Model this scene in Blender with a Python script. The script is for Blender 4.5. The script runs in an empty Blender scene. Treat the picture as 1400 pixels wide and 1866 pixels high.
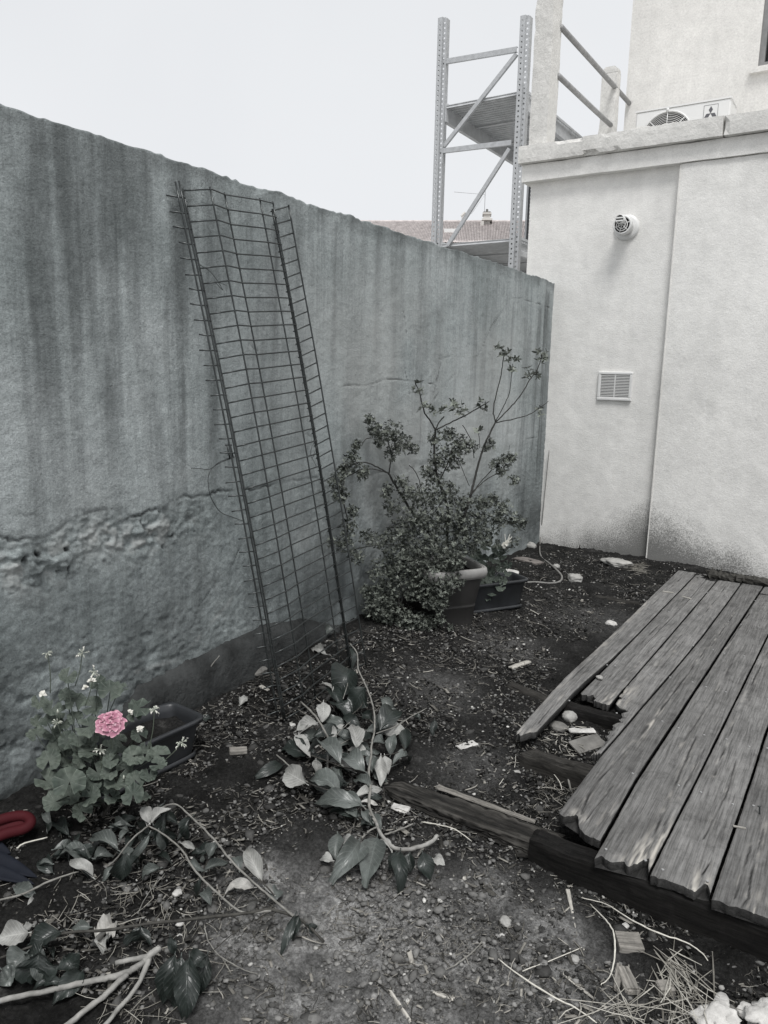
import bpy, math, random
import numpy as np
from mathutils import Vector, Matrix
rad = math.radians
random.seed(7)
rng = np.random.default_rng(7)
SC = bpy.context.scene
COL = SC.collection

# ---------------------------------------------------------------- camera
CAM = np.array([2.38936, 0.0, 1.5])
YAW, PITCH, ROLL, FPX, PW, PH = -.567319, .183603, .021411, 1362.5, 1400.0, 1866.0
_f = np.array([math.sin(YAW)*math.cos(PITCH), math.cos(YAW)*math.cos(PITCH), -math.sin(PITCH)])
_r = np.array([math.cos(YAW), -math.sin(YAW), 0.0])
_u = np.cross(_r, _f)
_c, _s = math.cos(ROLL), math.sin(ROLL)
RT, UP, FW = _c*_r+_s*_u, -_s*_r+_c*_u, _f
cd = bpy.data.cameras.new('camera')
cd.sensor_fit = 'HORIZONTAL'; cd.sensor_width = 36; cd.lens = 36*FPX/PW
cd.clip_start = 0.02; cd.clip_end = 1500
cam = bpy.data.objects.new('camera', cd); COL.objects.link(cam)
M4 = Matrix(((RT[0], UP[0], -FW[0], CAM[0]), (RT[1], UP[1], -FW[1], CAM[1]), (RT[2], UP[2], -FW[2], CAM[2]), (0, 0, 0, 1)))
cam.matrix_world = M4
SC.camera = cam

# ---------------------------------------------------------------- sky, sun, exposure
SUNV = Vector((.32, -.42, 1.0)).normalized()          # towards the sun behind the cloud
W = bpy.data.worlds.new('World'); SC.world = W; W.use_nodes = True
nt = W.node_tree; nt.nodes.clear()
wo = nt.nodes.new('ShaderNodeOutputWorld'); bg = nt.nodes.new('ShaderNodeBackground')
sky = nt.nodes.new('ShaderNodeTexSky'); sky.sky_type = 'NISHITA'; sky.sun_disc = False
sky.sun_elevation = math.asin(SUNV.z); sky.sun_rotation = math.atan2(SUNV.x, SUNV.y) % (2*math.pi)
hs = nt.nodes.new('ShaderNodeHueSaturation'); hs.inputs['Saturation'].default_value = .12
mx = nt.nodes.new('ShaderNodeMix'); mx.data_type = 'RGBA'; mx.inputs[0].default_value = .88
tc = nt.nodes.new('ShaderNodeTexCoord'); ns = nt.nodes.new('ShaderNodeTexNoise'); ns.inputs['Scale'].default_value = 1.6
ns.inputs['Detail'].default_value = 4
cr = nt.nodes.new('ShaderNodeValToRGB')
cr.color_ramp.elements[0].position = .3; cr.color_ramp.elements[0].color = (4.55, 4.65, 4.83, 1)
cr.color_ramp.elements[1].position = .75; cr.color_ramp.elements[1].color = (5.1, 5.2, 5.32, 1)
nt.links.new(tc.outputs['Generated'], ns.inputs['Vector']); nt.links.new(ns.outputs['Fac'], cr.inputs[0])
nt.links.new(sky.outputs[0], hs.inputs['Color']); nt.links.new(hs.outputs[0], mx.inputs[6])
nt.links.new(cr.outputs[0], mx.inputs[7]); nt.links.new(mx.outputs[2], bg.inputs[0])
bg.inputs[1].default_value = .1
nt.links.new(bg.outputs[0], wo.inputs[0])
sd = bpy.data.lights.new('sun', 'SUN'); sd.energy = 1.5; sd.angle = rad(20); sd.color = (1, .988, .972)
sun = bpy.data.objects.new('sun', sd); COL.objects.link(sun)
sun.rotation_euler = SUNV.to_track_quat('Z', 'Y').to_euler()
SC.view_settings.view_transform = 'Standard'; SC.view_settings.look = 'None'
SC.view_settings.exposure = .80; SC.view_settings.gamma = 1.0; SC.view_settings.use_curve_mapping = False

# ---------------------------------------------------------------- noise
def _h(i, j, k, s):
    n = (i*374761393 + j*668265263 + k*1274126177 + s*97531) & 0x7fffffff
    n = ((n ^ (n >> 13))*1274126177) & 0x7fffffff
    return ((n ^ (n >> 16)) & 0xffff)/32767.5 - 1.0
def noise(x, y, z=0., seed=0):
    x, y, z = np.broadcast_arrays(np.asarray(x, float), np.asarray(y, float), np.asarray(z, float))
    i, j, k = np.floor(x).astype(np.int64), np.floor(y).astype(np.int64), np.floor(z).astype(np.int64)
    fx, fy, fz = x-i, y-j, z-k
    fx, fy, fz = fx*fx*(3-2*fx), fy*fy*(3-2*fy), fz*fz*(3-2*fz)
    r = 0
    for a in (0, 1):
        for b in (0, 1):
            for c in (0, 1):
                w = (fx if a else 1-fx)*(fy if b else 1-fy)*(fz if c else 1-fz)
                r = r + w*_h(i+a, j+b, k+c, seed)
    return r
def fbm(x, y, z=0., o=4, seed=0):
    r, a = 0, 1.0
    for n in range(o):
        r = r + a*noise(np.asarray(x)*2**n, np.asarray(y)*2**n, np.asarray(z)*2**n, seed+n); a *= .5
    return r

# ---------------------------------------------------------------- pixels to places
def ray(px, py):
    return FW + (px-PW/2)/FPX*RT - (py-PH/2)/FPX*UP
def hit(px, py, ax, val):
    d = ray(px, py); return CAM + d*((val-CAM[ax])/d[ax])
GP = [(0.0, 1.5, .03), (0, 2.3, .05), (0, 2.9, .11), (0, 4.2, .08), (0, 5.2, .03), (0, 6.4, .0), (.5, 3.2, .03), (.5, 2.3, -.02), (.6, 1.5, -.07),
      (1.2, 6.3, .01), (2.5, 6.4, -.01), (1.2, 5, -.01), (1.1, 3.9, -.03), (1.2, 3.2, -.05), (1.1, 2.5, -.085), (1.45, 3, -.115), (1.15, 2.1, -.11),
      (1.9, 2.3, -.13), (2.3, 1.9, -.135), (1.2, 1.2, -.12), (.5, .6, -.09), (2.6, .5, -.14), (4, 1, -.15), (2, 4, -.13), (3.5, 4, -.13), (3, 6.3, -.08), (-1, 3, .05), (0, 0, 0.0), (2, -2, -.14), (0, -3, 0), (5, -2, -.15)]
GP = np.array(GP)
def gz(x, y):
    x = np.asarray(x, float); y = np.asarray(y, float)
    num = 0; den = 1e-9
    for a, b, c in GP:
        w = np.exp(-((x-a)**2+(y-b)**2)/(2*.42**2)) + 1e-5/(1+(x-a)**2+(y-b)**2)
        num = num+w*c; den = den+w
    return num/den
def G(px, py, h=0.0):
    """the place at height h above the soil that shows at px, py"""
    d = ray(px, py); z = -.06
    for _ in range(12):
        P = CAM + d*((z+h-CAM[2])/d[2]); z = .5*z+.5*float(gz(P[0], P[1]))
    P = CAM + d*((z+h-CAM[2])/d[2])
    return P
def V(px, py, Q, off=0.0):
    """the place on the upright plane through Q that faces the camera, off metres nearer"""
    n = np.array([FW[0], FW[1], 0]); n /= np.linalg.norm(n)
    d = ray(px, py); t = ((np.array(Q)-n*off-CAM)@n)/(d@n)
    return CAM+d*t
def mpp(P):
    return float((np.array(P)-CAM)@FW)/FPX          # metres per photo pixel there

# ---------------------------------------------------------------- mesh helpers
def newobj(name, mesh, mat=None, parent=None, label=None, cat=None, group=None, kind=None):
    o = bpy.data.objects.new(name, mesh); COL.objects.link(o)
    if mat is not None and mesh is not None and not mesh.materials: mesh.materials.append(mat)
    if parent is not None: o.parent = parent
    if label: o['label'] = label
    if cat: o['category'] = cat
    if group: o['group'] = group
    if kind: o['kind'] = kind
    return o
def thing(name, label, cat, loc=(0, 0, 0), group=None):
    o = bpy.data.objects.new(name, None); COL.objects.link(o); o.empty_display_size = .1
    o.location = loc; o['label'] = label; o['category'] = cat
    if group: o['group'] = group
    return o
class MB:
    def __init__(s): s.v = []; s.f = []; s.uv = []; s.n = 0; s.tone = []
    def add(s, v, f, uv=None, tone=1.0):
        v = np.asarray(v, float).reshape(-1, 3); s.v.append(v)
        s.f += [tuple(i+s.n for i in q) for q in f]
        s.uv.append(np.zeros((len(v), 2)) if uv is None else np.asarray(uv, float)); s.n += len(v)
        s.tone.append(np.full(len(v), tone) if np.isscalar(tone) else np.asarray(tone, float))
    def mesh(s, name, smooth=False, origin=None):
        me = bpy.data.meshes.new(name)
        v = np.concatenate(s.v)
        if origin is not None: v = v-np.array(origin)
        me.from_pydata(v.tolist(), [], s.f)
        uv = np.concatenate(s.uv)
        ul = me.uv_layers.new(name='UVMap'); idx = np.empty(len(me.loops), np.int32); me.loops.foreach_get('vertex_index', idx)
        ul.data.foreach_set('uv', uv[idx].astype(np.float32).ravel())
        at = me.attributes.new('tone', 'FLOAT', 'POINT'); at.data.foreach_set('value', np.concatenate(s.tone).astype(np.float32))
        if smooth: me.polygons.foreach_set('use_smooth', [True]*len(me.polygons))
        me.update(); return me
    def build(s, name, mat, parent=None, smooth=False, **k):
        org = None
        if parent is not None: org = np.array(parent.matrix_basis.translation) if parent.parent is None else None
        return newobj(name, s.mesh(name, smooth, org), mat, parent, **k)
    def box(s, x0, x1, y0, y1, z0, z1, tone=1.0):
        v = [(x, y, z) for z in (z0, z1) for y in (y0, y1) for x in (x0, x1)]
        s.add(v, [(0, 2, 3, 1), (4, 5, 7, 6), (0, 1, 5, 4), (2, 6, 7, 3), (0, 4, 6, 2), (1, 3, 7, 5)], tone=tone); return s
    def tube(s, pts, r, n=6, caps=True, tone=1.0, jit=0.0):
        pts = np.asarray(pts, float); m = len(pts)
        r = np.full(m, r) if np.isscalar(r) else np.interp(np.linspace(0, 1, m), np.linspace(0, 1, len(r)), r)
        t = np.gradient(pts, axis=0); t /= np.linalg.norm(t, axis=1)[:, None]+1e-12
        a = np.cross(t[0], (0, 0, 1.)); a = a if np.linalg.norm(a) > .1 else np.cross(t[0], (1., 0, 0)); a /= np.linalg.norm(a)
        V_, U_ = [], []
        L = np.concatenate([[0], np.cumsum(np.linalg.norm(np.diff(pts, axis=0), axis=1))])
        for i in range(m):
            a = a-t[i]*(a@t[i]); a /= np.linalg.norm(a); b = np.cross(t[i], a)
            for k in range(n):
                q = 2*math.pi*k/n; rr = r[i]*(1+(random.uniform(-jit, jit) if jit else 0))
                V_.append(pts[i]+rr*(math.cos(q)*a+math.sin(q)*b)); U_.append((k/n, L[i]))
        F = [(i*n+k, i*n+(k+1) % n, (i+1)*n+(k+1) % n, (i+1)*n+k) for i in range(m-1) for k in range(n)]
        if caps: F += [tuple(range(n))[::-1], tuple((m-1)*n+k for k in range(n))]
        s.add(V_, F, U_, tone); return s
    def prism(s, poly, y0, y1, tone=1.0):                 # poly of (x, z), extruded along y
        n = len(poly); v = [(x, y0, z) for x, z in poly]+[(x, y1, z) for x, z in poly]
        s.add(v, [tuple(range(n)), tuple(range(2*n-1, n-1, -1))]+[(i, i+n, (i+1) % n+n, (i+1) % n) for i in range(n)], tone=tone); return s
def smooth_path(pts, sub=6):
    pts = np.asarray(pts, float); P = np.vstack([2*pts[0]-pts[1], pts, 2*pts[-1]-pts[-2]]); out = []
    for i in range(1, len(P)-2):
        for k in range(sub):
            t = k/sub; a, b, c, d = P[i-1], P[i], P[i+1], P[i+2]
            out.append(.5*((2*b)+(-a+c)*t+(2*a-5*b+4*c-d)*t*t+(-a+3*b-3*c+d)*t**3))
    out.append(pts[-1]); return np.array(out)
def grid_faces(nu, nv):
    a = np.arange(nu*nv).reshape(nu, nv)
    return np.stack([a[:-1, :-1], a[1:, :-1], a[1:, 1:], a[:-1, 1:]], -1).reshape(-1, 4)
def np_mesh(name, v, f, smooth=False, attrs=None):
    me = bpy.data.meshes.new(name); v = np.asarray(v, np.float32); f = np.asarray(f, np.int32); k = f.shape[1]
    me.vertices.add(len(v)); me.vertices.foreach_set('co', v.ravel())
    me.loops.add(f.size); me.loops.foreach_set('vertex_index', f.ravel())
    me.polygons.add(len(f)); me.polygons.foreach_set('loop_start', np.arange(0, f.size, k, dtype=np.int32))
    me.polygons.foreach_set('loop_total', np.full(len(f), k, np.int32))
    if smooth: me.polygons.foreach_set('use_smooth', np.ones(len(f), bool))
    for n, a in (attrs or {}).items():
        at = me.attributes.new(n, 'FLOAT', 'POINT'); at.data.foreach_set('value', np.asarray(a, np.float32))
    me.update(calc_edges=True); me.validate(); return me
def rough_box(x0, x1, y0, y1, z0, z1, step=.05, amp=.003, freq=12, chip=0.0, seed=0, cap=60):
    """a box cut into a fine grid whose faces are uneven and whose edges are chipped"""
    lo = np.array([x0, y0, z0]); hi = np.array([x1, y1, z1]); n = [int(min(cap, max(1, round((hi[i]-lo[i])/step)))) for i in range(3)]
    idx = {}; V_ = []; F = []
    def vid(i, j, k):
        if (i, j, k) not in idx:
            idx[(i, j, k)] = len(V_); V_.append(((i, j, k)))
        return idx[(i, j, k)]
    for ax in range(3):
        b, c = (ax+1) % 3, (ax+2) % 3
        for side in (0, n[ax]):
            for p in range(n[b]):
                for q in range(n[c]):
                    cs = []
                    for dp, dq in ((0, 0), (1, 0), (1, 1), (0, 1)):
                        t = [0, 0, 0]; t[ax] = side; t[b] = p+dp; t[c] = q+dq; cs.append(vid(*t))
                    F.append(cs if side else cs[::-1])
    I = np.array(V_, float); N = np.array(n, float); P = lo+(hi-lo)*I/N
    on = np.stack([(I[:, a] == 0)*-1.0+(I[:, a] == N[a])*1.0 for a in range(3)], 1)
    ne = np.abs(on).sum(1)
    d = fbm(P[:, 0]*freq, P[:, 1]*freq, P[:, 2]*freq, 3, seed)
    nn = on/np.maximum(1, np.linalg.norm(on, axis=1))[:, None]
    ch = np.clip(fbm(P[:, 0]*freq*.6, P[:, 1]*freq*.6, P[:, 2]*freq*.6, 3, seed+50)-.25, 0, 1)*chip*(ne >= 2)
    P = P+nn*(d*amp)[:, None]-on*(ch+(ne >= 2)*amp*.8)[:, None]
    return P, F
def stone_mesh(name, sx, sy, sz, seed, ang=.18, sub=4):
    import bmesh
    bm = bmesh.new(); bmesh.ops.create_icosphere(bm, subdivisions=sub, radius=1)
    v = np.array([q.co[:] for q in bm.verts]); f = [[q.index for q in t.verts] for t in bm.faces]; bm.free()
    d = 1+ang*fbm(v[:, 0]*1.3, v[:, 1]*1.3, v[:, 2]*1.3, 3, seed)-ang*.5*np.abs(noise(v[:, 0]*3, v[:, 1]*3, v[:, 2]*3, seed+7))+.03*noise(v[:, 0]*12, v[:, 1]*12, v[:, 2]*12, seed); v = v*d[:, None]*np.array([sx, sy, sz])
    m = MB(); m.add(v, f); return m.mesh(name, True)

# ---------------------------------------------------------------- materials
class NT:
    def __init__(s, name):
        s.m = bpy.data.materials.new(name); s.m.use_nodes = True; s.t = s.m.node_tree; s.b = s.t.nodes['Principled BSDF']
    def n(s, typ, **k):
        nd = s.t.nodes.new('ShaderNode'+typ)
        for a, b in k.items():
            if a.startswith('i_'):
                nm = a[2:].replace('_', ' '); nd.inputs[int(nm) if nm.isdigit() else nm].default_value = b
            else: setattr(nd, a, b)
        return nd
    def l(s, a, b): s.t.links.new(a, b)
    def coord(s, scale=(1, 1, 1), kind='Object'):
        tc = s.n('TexCoord'); mp = s.n('Mapping'); mp.inputs['Scale'].default_value = scale
        s.l(tc.outputs[kind], mp.inputs[0]); return mp.outputs[0]
    def noise(s, scale, detail=5, rough=.6, co=None, dist=0.0):
        nd = s.n('TexNoise'); nd.inputs['Scale'].default_value = scale; nd.inputs['Detail'].default_value = detail
        nd.inputs['Roughness'].default_value = rough; nd.inputs['Distortion'].default_value = dist
        s.l(co if co is not None else s.coord(), nd.inputs['Vector']); return nd.outputs['Fac']
    def ramp(s, fac, stops):
        nd = s.n('ValToRGB'); e = nd.color_ramp.elements
        while len(e) < len(stops): e.new(.5)
        for q, (p, c) in zip(e, stops):
            q.position = p; q.color = (c, c, c, 1) if not hasattr(c, '__len__') else (*c[:3], 1)
        s.l(fac, nd.inputs[0]); return nd.outputs[0]
    def mix(s, a, b, fac, mode='MIX'):
        nd = s.n('Mix', data_type='RGBA', blend_type=mode)
        for sock, v in ((nd.inputs[6], a), (nd.inputs[7], b), (nd.inputs[0], fac)):
            if hasattr(v, 'is_output') or isinstance(v, bpy.types.NodeSocket): s.l(v, sock)
            elif hasattr(v, '__len__'): sock.default_value = (*v[:3], 1)
            else: sock.default_value = v if sock == nd.inputs[0] or sock.type == 'VALUE' else (v, v, v, 1)
        return nd.outputs[2]
    def math(s, op, a, b=0.0):
        nd = s.n('Math', operation=op)
        for sock, v in ((nd.inputs[0], a), (nd.inputs[1], b)):
            if isinstance(v, bpy.types.NodeSocket): s.l(v, sock)
            else: sock.default_value = v
        return nd.outputs[0]
    def attr(s, name):
        nd = s.n('Attribute', attribute_name=name); return nd.outputs['Fac']
    def bump(s, h, strength=.4, dist=.01, prev=None):
        nd = s.n('Bump'); nd.inputs['Strength'].default_value = strength; nd.inputs['Distance'].default_value = dist
        s.l(h, nd.inputs['Height'])
        if prev is not None: s.l(prev, nd.inputs['Normal'])
        return nd.outputs[0]
    def out(s, col=None, rough=.8, nrm=None, metal=0.0, spec=None):
        if col is not None:
            if isinstance(col, bpy.types.NodeSocket): s.l(col, s.b.inputs['Base Color'])
            else: s.b.inputs['Base Color'].default_value = (*col, 1)
        if isinstance(rough, bpy.types.NodeSocket): s.l(rough, s.b.inputs['Roughness'])
        else: s.b.inputs['Roughness'].default_value = rough
        if nrm is not None: s.l(nrm, s.b.inputs['Normal'])
        s.b.inputs['Metallic'].default_value = metal
        if spec is not None: s.b.inputs['Specular IOR Level'].default_value = spec
        return s.m
def simple(name, c, rough=.7, var=.25, scale=8, bs=40, bd=.002, bst=.3, metal=0.0, detail=5):
    t = NT(name); n1 = t.noise(scale, detail)
    c = np.array(c); col = t.ramp(n1, [(.3, tuple(c*(1-var))), (.7, tuple(c*(1+var)))])
    nb = t.noise(bs, 5); return t.out(col, rough, t.bump(nb, bst, bd), metal, .12 if rough >= .7 else None)

def m_wall():
    t = NT('weathered_grey_render')
    big = t.noise(1.3, 6, .65); col = t.ramp(big, [(.28, (.25, .28, .28)), (.5, (.36, .393, .395)), (.72, (.475, .507, .51))])
    st = t.noise(3.0, 6, .7, t.coord((1, 2.2, .16))); col = t.mix(col, t.ramp(st, [(.38, .50), (.55, 1.0)]), .65, 'MULTIPLY')
    st2 = t.noise(9.0, 5, .7, t.coord((1, 2.5, .10))); col = t.mix(col, t.ramp(st2, [(.36, .72), (.55, 1.0)]), .35, 'MULTIPLY')
    grain = t.noise(170, 4, .8); col = t.mix(col, t.ramp(grain, [(.32, .66), (.5, 1.0), (.68, 1.28)]), .75, 'MULTIPLY'); gr2 = t.noise(55, 5, .8); col = t.mix(col, t.ramp(gr2, [(.32, .72), (.5, 1.0), (.68, 1.18)]), .8, 'MULTIPLY')
    mid = t.noise(21, 9, .85); low = t.attr('low')
    col = t.mix(col, t.mix(col, t.ramp(mid, [(.34, (.42, .44, .44)), (.46, (.78, .80, .80)), (.62, (.95, .97, .96)), (.72, (1.25, 1.25, 1.22))]), 1.0, 'MULTIPLY'), low)
    col = t.mix(col, (.035, .038, .038), t.attr('dirt_shade'))
    col = t.mix(col, (.42, .43, .42), t.math('MULTIPLY', t.attr('pale'), .7))
    b = t.bump(t.noise(80, 5, .75), .8, .006); b = t.bump(t.noise(26, 6, .75), .6, .010, b)
    return t.out(col, .95, b, spec=.12)
def m_white(name='off_white_render', base=(.83, .82, .795), sc=150, low=True, bst=.5):
    t = NT(name)
    n = t.noise(1.1, 5, .6); b0 = np.array(base); col = t.ramp(n, [(.3, tuple(b0*.9)), (.7, tuple(b0*1.06))])
    st = t.noise(7, 4, .6, t.coord((1, 1, .12))); col = t.mix(col, t.ramp(st, [(.35, .9), (.6, 1.0)]), .4, 'MULTIPLY')
    g = t.noise(sc*.9, 3, .75); col = t.mix(col, t.ramp(g, [(.32, .84), (.5, .98), (.68, 1.08)]), .8, 'MULTIPLY')
    g3 = t.noise(9, 6, .75); col = t.mix(col, t.ramp(g3, [(.35, .90), (.6, 1.03)]), .8, 'MULTIPLY')
    if low:
        tc = t.n('TexCoord'); sp = t.n('SeparateXYZ'); t.l(tc.outputs['Object'], sp.inputs[0])
        hz = t.math('MULTIPLY', sp.outputs[2], -1.6); hz = t.math('ADD', hz, 1.06)      # grime splashed up from the soil
        dx = t.math('ABSOLUTE', t.math('SUBTRACT', sp.outputs[0], -.06)); hz = t.math('SUBTRACT', hz, t.math('MULTIPLY', dx, .75))
        nn = t.noise(110, 4, .8); nl = t.noise(2.4, 4, .6)
        q = t.math('ADD', t.math('MULTIPLY', hz, .36), t.math('MULTIPLY', nn, .62)); q = t.math('ADD', q, t.math('MULTIPLY', nl, .32))
        fac = t.ramp(q, [(.555, 0.0), (.72, .9)]); col = t.mix(col, (.13, .13, .125), fac)
    b = t.bump(t.noise(sc*.6, 5, .75), bst*1.3, .005); b = t.bump(t.noise(14, 5, .65), .3, .012, b)
    return t.out(col, .93, b, spec=.2)
def m_soil():
    t = NT('dark_garden_soil')
    n = t.noise(5, 8, .75); col = t.ramp(n, [(.3, (.010, .0098, .0095)), (.58, (.036, .0355, .0345)), (.75, (.11, .108, .104))])
    dry = t.attr('dry'); n2 = t.noise(22, 7, .8)
    dcol = t.ramp(n2, [(.3, (.12, .119, .117)), (.46, (.32, .317, .31)), (.64, (.56, .555, .545))])
    col = t.mix(col, dcol, dry)
    sp = t.noise(230, 3, .7); col = t.mix(col, (.22, .215, .205), t.ramp(sp, [(.66, 0.0), (.74, .8)]))
    col = t.mix(col, t.ramp(t.noise(90, 4, .7), [(.35, .5), (.65, 1.3)]), .9, 'MULTIPLY')
    b = t.bump(t.noise(60, 6, .8), 1.0, .018); b = t.bump(t.noise(260, 4, .75), 1.0, .004, b)
    return t.out(col, .95, b, spec=.06)
def m_wood(name, lo, hi, axis=1, dark=.0, scale=1.0):
    t = NT(name)
    sc = [30, 30, 30]; sc[axis] = 1.6
    oi = t.n('ObjectInfo'); mp = t.n('Mapping'); mp.inputs['Scale'].default_value = sc; tc = t.n('TexCoord')
    vm = t.n('VectorMath', operation='ADD'); t.l(tc.outputs['Object'], vm.inputs[0])
    cb = t.n('CombineXYZ'); t.l(t.math('MULTIPLY', oi.outputs['Random'], 13.0), cb.inputs[axis]); t.l(cb.outputs[0], vm.inputs[1])
    t.l(vm.outputs[0], mp.inputs[0]); co = mp.outputs[0]
    g = t.noise(1.4*scale, 7, .72, co, .12); sc2 = [170, 170, 170]; sc2[axis] = 7; m2 = t.n('Mapping'); m2.inputs['Scale'].default_value = sc2; t.l(vm.outputs[0], m2.inputs[0]); g2 = t.noise(1.0, 5, .7, m2.outputs[0], .3); lo = np.array(lo); hi = np.array(hi)
    col = t.ramp(g, [(.28, tuple(lo*.75)), (.5, tuple((lo+hi)/2)), (.72, tuple(hi))])
    b2 = t.noise(3.2, 6, .7, vm.outputs[0]); col = t.mix(col, t.ramp(b2, [(.3, .68), (.6, 1.1)]), .8, 'MULTIPLY')
    b3 = t.noise(17, 6, .8, vm.outputs[0]); col = t.mix(col, t.ramp(b3, [(.30, .45), (.48, 1.0), (.72, 1.25)]), .6, 'MULTIPLY')
    col = t.mix(col, t.ramp(oi.outputs['Random'], [(0, .8), (1, 1.12)]), 1.0, 'MULTIPLY')
    col = t.mix(col, t.ramp(g2, [(.34, .55), (.5, 1.0), (.68, 1.4)]), .9, 'MULTIPLY')
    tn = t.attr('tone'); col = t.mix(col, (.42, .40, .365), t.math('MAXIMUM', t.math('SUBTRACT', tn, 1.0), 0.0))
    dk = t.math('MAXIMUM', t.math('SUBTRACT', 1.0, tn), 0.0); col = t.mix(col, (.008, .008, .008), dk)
    b = t.bump(g, .3, .0012); b = t.bump(g2, .9, .0012, b)
    return t.out(col, .85, b, spec=.10)
def m_tone(name, lo, hi, rough=.75, bs=120, sc=30, spec=.12):
    """natural bits whose lightness differs from bit to bit"""
    t = NT(name); tn = t.attr('tone'); col = t.ramp(tn, [(0, lo), (1, hi)])
    col = t.mix(col, t.ramp(t.noise(sc, 5, .7), [(.3, .65), (.7, 1.2)]), .8, 'MULTIPLY')
    return t.out(col, rough, t.bump(t.noise(bs, 4, .6), .5, .002), spec=spec)
def m_leaf(name, c, rough=.5, vein=.35, bright=.0):
    t = NT(name); c = np.array(c)
    tc = t.n('TexCoord'); sp = t.n('SeparateXYZ'); t.l(tc.outputs['UV'], sp.inputs[0])
    au = t.math('ABSOLUTE', sp.outputs[1]); d = t.math('SUBTRACT', t.math('MULTIPLY', sp.outputs[0], 9.0), t.math('MULTIPLY', au, 2.4))
    fr = t.math('FRACT', d); vn = t.ramp(fr, [(0, 1.0), (.09, .1), (.5, 0.0), (.92, .1), (1, 1.0)]); mid = t.ramp(au, [(0, 1.0), (.07, 0.0)])
    vv = t.math('MAXIMUM', vn, mid)
    base = t.ramp(t.noise(14, 5, .7), [(.3, tuple(c*.6)), (.55, tuple(c)), (.75, tuple(c*1.35))])
    base = t.mix(base, t.ramp(t.noise(60, 4, .7), [(.3, .75), (.7, 1.15)]), .7, 'MULTIPLY')
    col = t.mix(base, tuple(np.minimum(1, c*2.0+.03)), t.math('MULTIPLY', vv, vein))
    b = t.bump(vv, .5, -.002); b = t.bump(t.noise(70, 3), .3, .002, b)
    m = t.out(col, rough, b); return m
def m_geranium():
    t = NT('geranium_leaf_green'); tc = t.n('TexCoord'); sp = t.n('SeparateXYZ'); t.l(tc.outputs['UV'], sp.inputs[0])
    fr = t.math('FRACT', t.math('MULTIPLY', sp.outputs[1], 7.0)); vn = t.ramp(fr, [(0, 1.0), (.07, 0.0), (.93, 0.0), (1, 1.0)])
    r = sp.outputs[0]; zone = t.ramp(r, [(0.0, .85), (.45, 1.0), (.62, .8), (.78, 1.1), (1, 1.2)])
    base = t.ramp(t.noise(9, 4, .6), [(.3, (.032, .043, .036)), (.7, (.105, .123, .102))]); base = t.mix(base, zone, 1.0, 'MULTIPLY')
    base = t.mix(base, (.26, .29, .25), t.math('MULTIPLY', vn, .35))
    b = t.bump(vn, .5, -.002); b = t.bump(t.noise(90, 3), .35, .002, b)
    return t.out(base, .62, b, spec=.25)
M = {}
M['wall'] = m_wall(); M['white'] = m_white(); M['cream'] = m_white('cream_render', (.78, .765, .735), 60, False, .35)
M['coping'] = m_white('chipped_cement', (.70, .69, .665), 60, False, .8)
M['plinth'] = simple('dark_cement_plinth', (.040, .042, .042), .9, .6, 7, 34, .012, 1.0, detail=9)
M['soil'] = m_soil(); M['far_ground'] = simple('far_ground', (.34, .335, .32), .9, .2, .4)
M['plank'] = m_wood('weathered_grey_wood', (.125, .123, .12), (.195, .192, .187))
M['beam'] = m_wood('wet_dark_wood', (.006, .006, .006), (.017, .016, .015), axis=0)
M['rotten'] = m_wood('rotten_wood', (.010, .0095, .009), (.060, .057, .052), axis=0)
M['bit_wood'] = m_wood('loose_weathered_wood', (.12, .115, .105), (.36, .34, .31), axis=0)
M['pale_bit'] = m_wood('pale_bare_wood', (.26, .25, .225), (.50, .48, .44), axis=0)
M['wire'] = simple('dark_coated_wire', (.050, .055, .055), .28, .3, 30, 40, .001, .15, .5)
M['galv'] = simple('galvanised_steel', (.47, .48, .49), .5, .14, 25, 60, .001, .2, .35)
M['galv_dark'] = simple('dull_galvanised_deck', (.52, .53, .54), .55, .15, 12, 60, .001, .2, .1)
M['rail'] = simple('grey_painted_pipe', (.30, .30, .30), .55, .2, 20)
M['ac'] = simple('white_painted_steel', (.74, .74, .73), .35, .03, 3)
M['black'] = simple('dark_void', (.012, .012, .012), .8, .2, 8)
M['logo'] = simple('grey_print', (.10, .10, .11), .5, .15, 20)
M['logo_plate'] = simple('pale_badge', (.55, .55, .56), .45, .08, 20)
M['plastic_white'] = simple('white_plastic', (.70, .70, .69), .4, .05, 10)
M['pot'] = simple('dull_plastic_pot', (.024, .023, .022), .55, .25, 9)
M['pot_rim'] = simple('faded_pot_rim', (.27, .265, .255), .55, .22, 14)
M['trough'] = simple('black_plastic', (.030, .032, .035), .36, .3, 8, 30, .001, .2)
M['red'] = simple('red_plastic', (.055, .009, .012), .72, .15, 9, 30, .001, .2)
M['boot'] = simple('dark_blue_cloth', (.012, .014, .020), .7, .2, 20)
M['glass'] = simple('window_glass', (.05, .055, .06), .08, .1, 3, 20, .0005, .05)
M['frame'] = simple('grey_window_frame', (.22, .22, .22), .5, .2, 10)
M['hose'] = simple('dusty_hose', (.19, .185, .175), .6, .25, 14)
M['stone'] = simple('pale_stone', (.33, .325, .31), .85, .3, 14, 60, .003, .6)
M['stone_dark'] = simple('grey_stone', (.17, .165, .155), .85, .35, 14, 60, .003, .6)
M['rubble'] = simple('white_concrete_rubble', (.50, .49, .47), .9, .25, 26, 90, .005, .9)
M['tile'] = simple('flat_clay_tile', (.17, .155, .145), .85, .3, 16, 60, .003, .5)
M['roof_tile'] = simple('hazed_roof_tile', (.58, .53, .515), .9, .3, 3.0, 6, .02, .3)  # distance haze put into the colour: tiles paler than they are
M['chimney'] = simple('pale_chimney_render', (.60, .58, .55), .9, .15, 1.5)
M['leafD'] = m_leaf('dark_dried_leaf', (.020, .026, .023), .36, .3)
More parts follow.
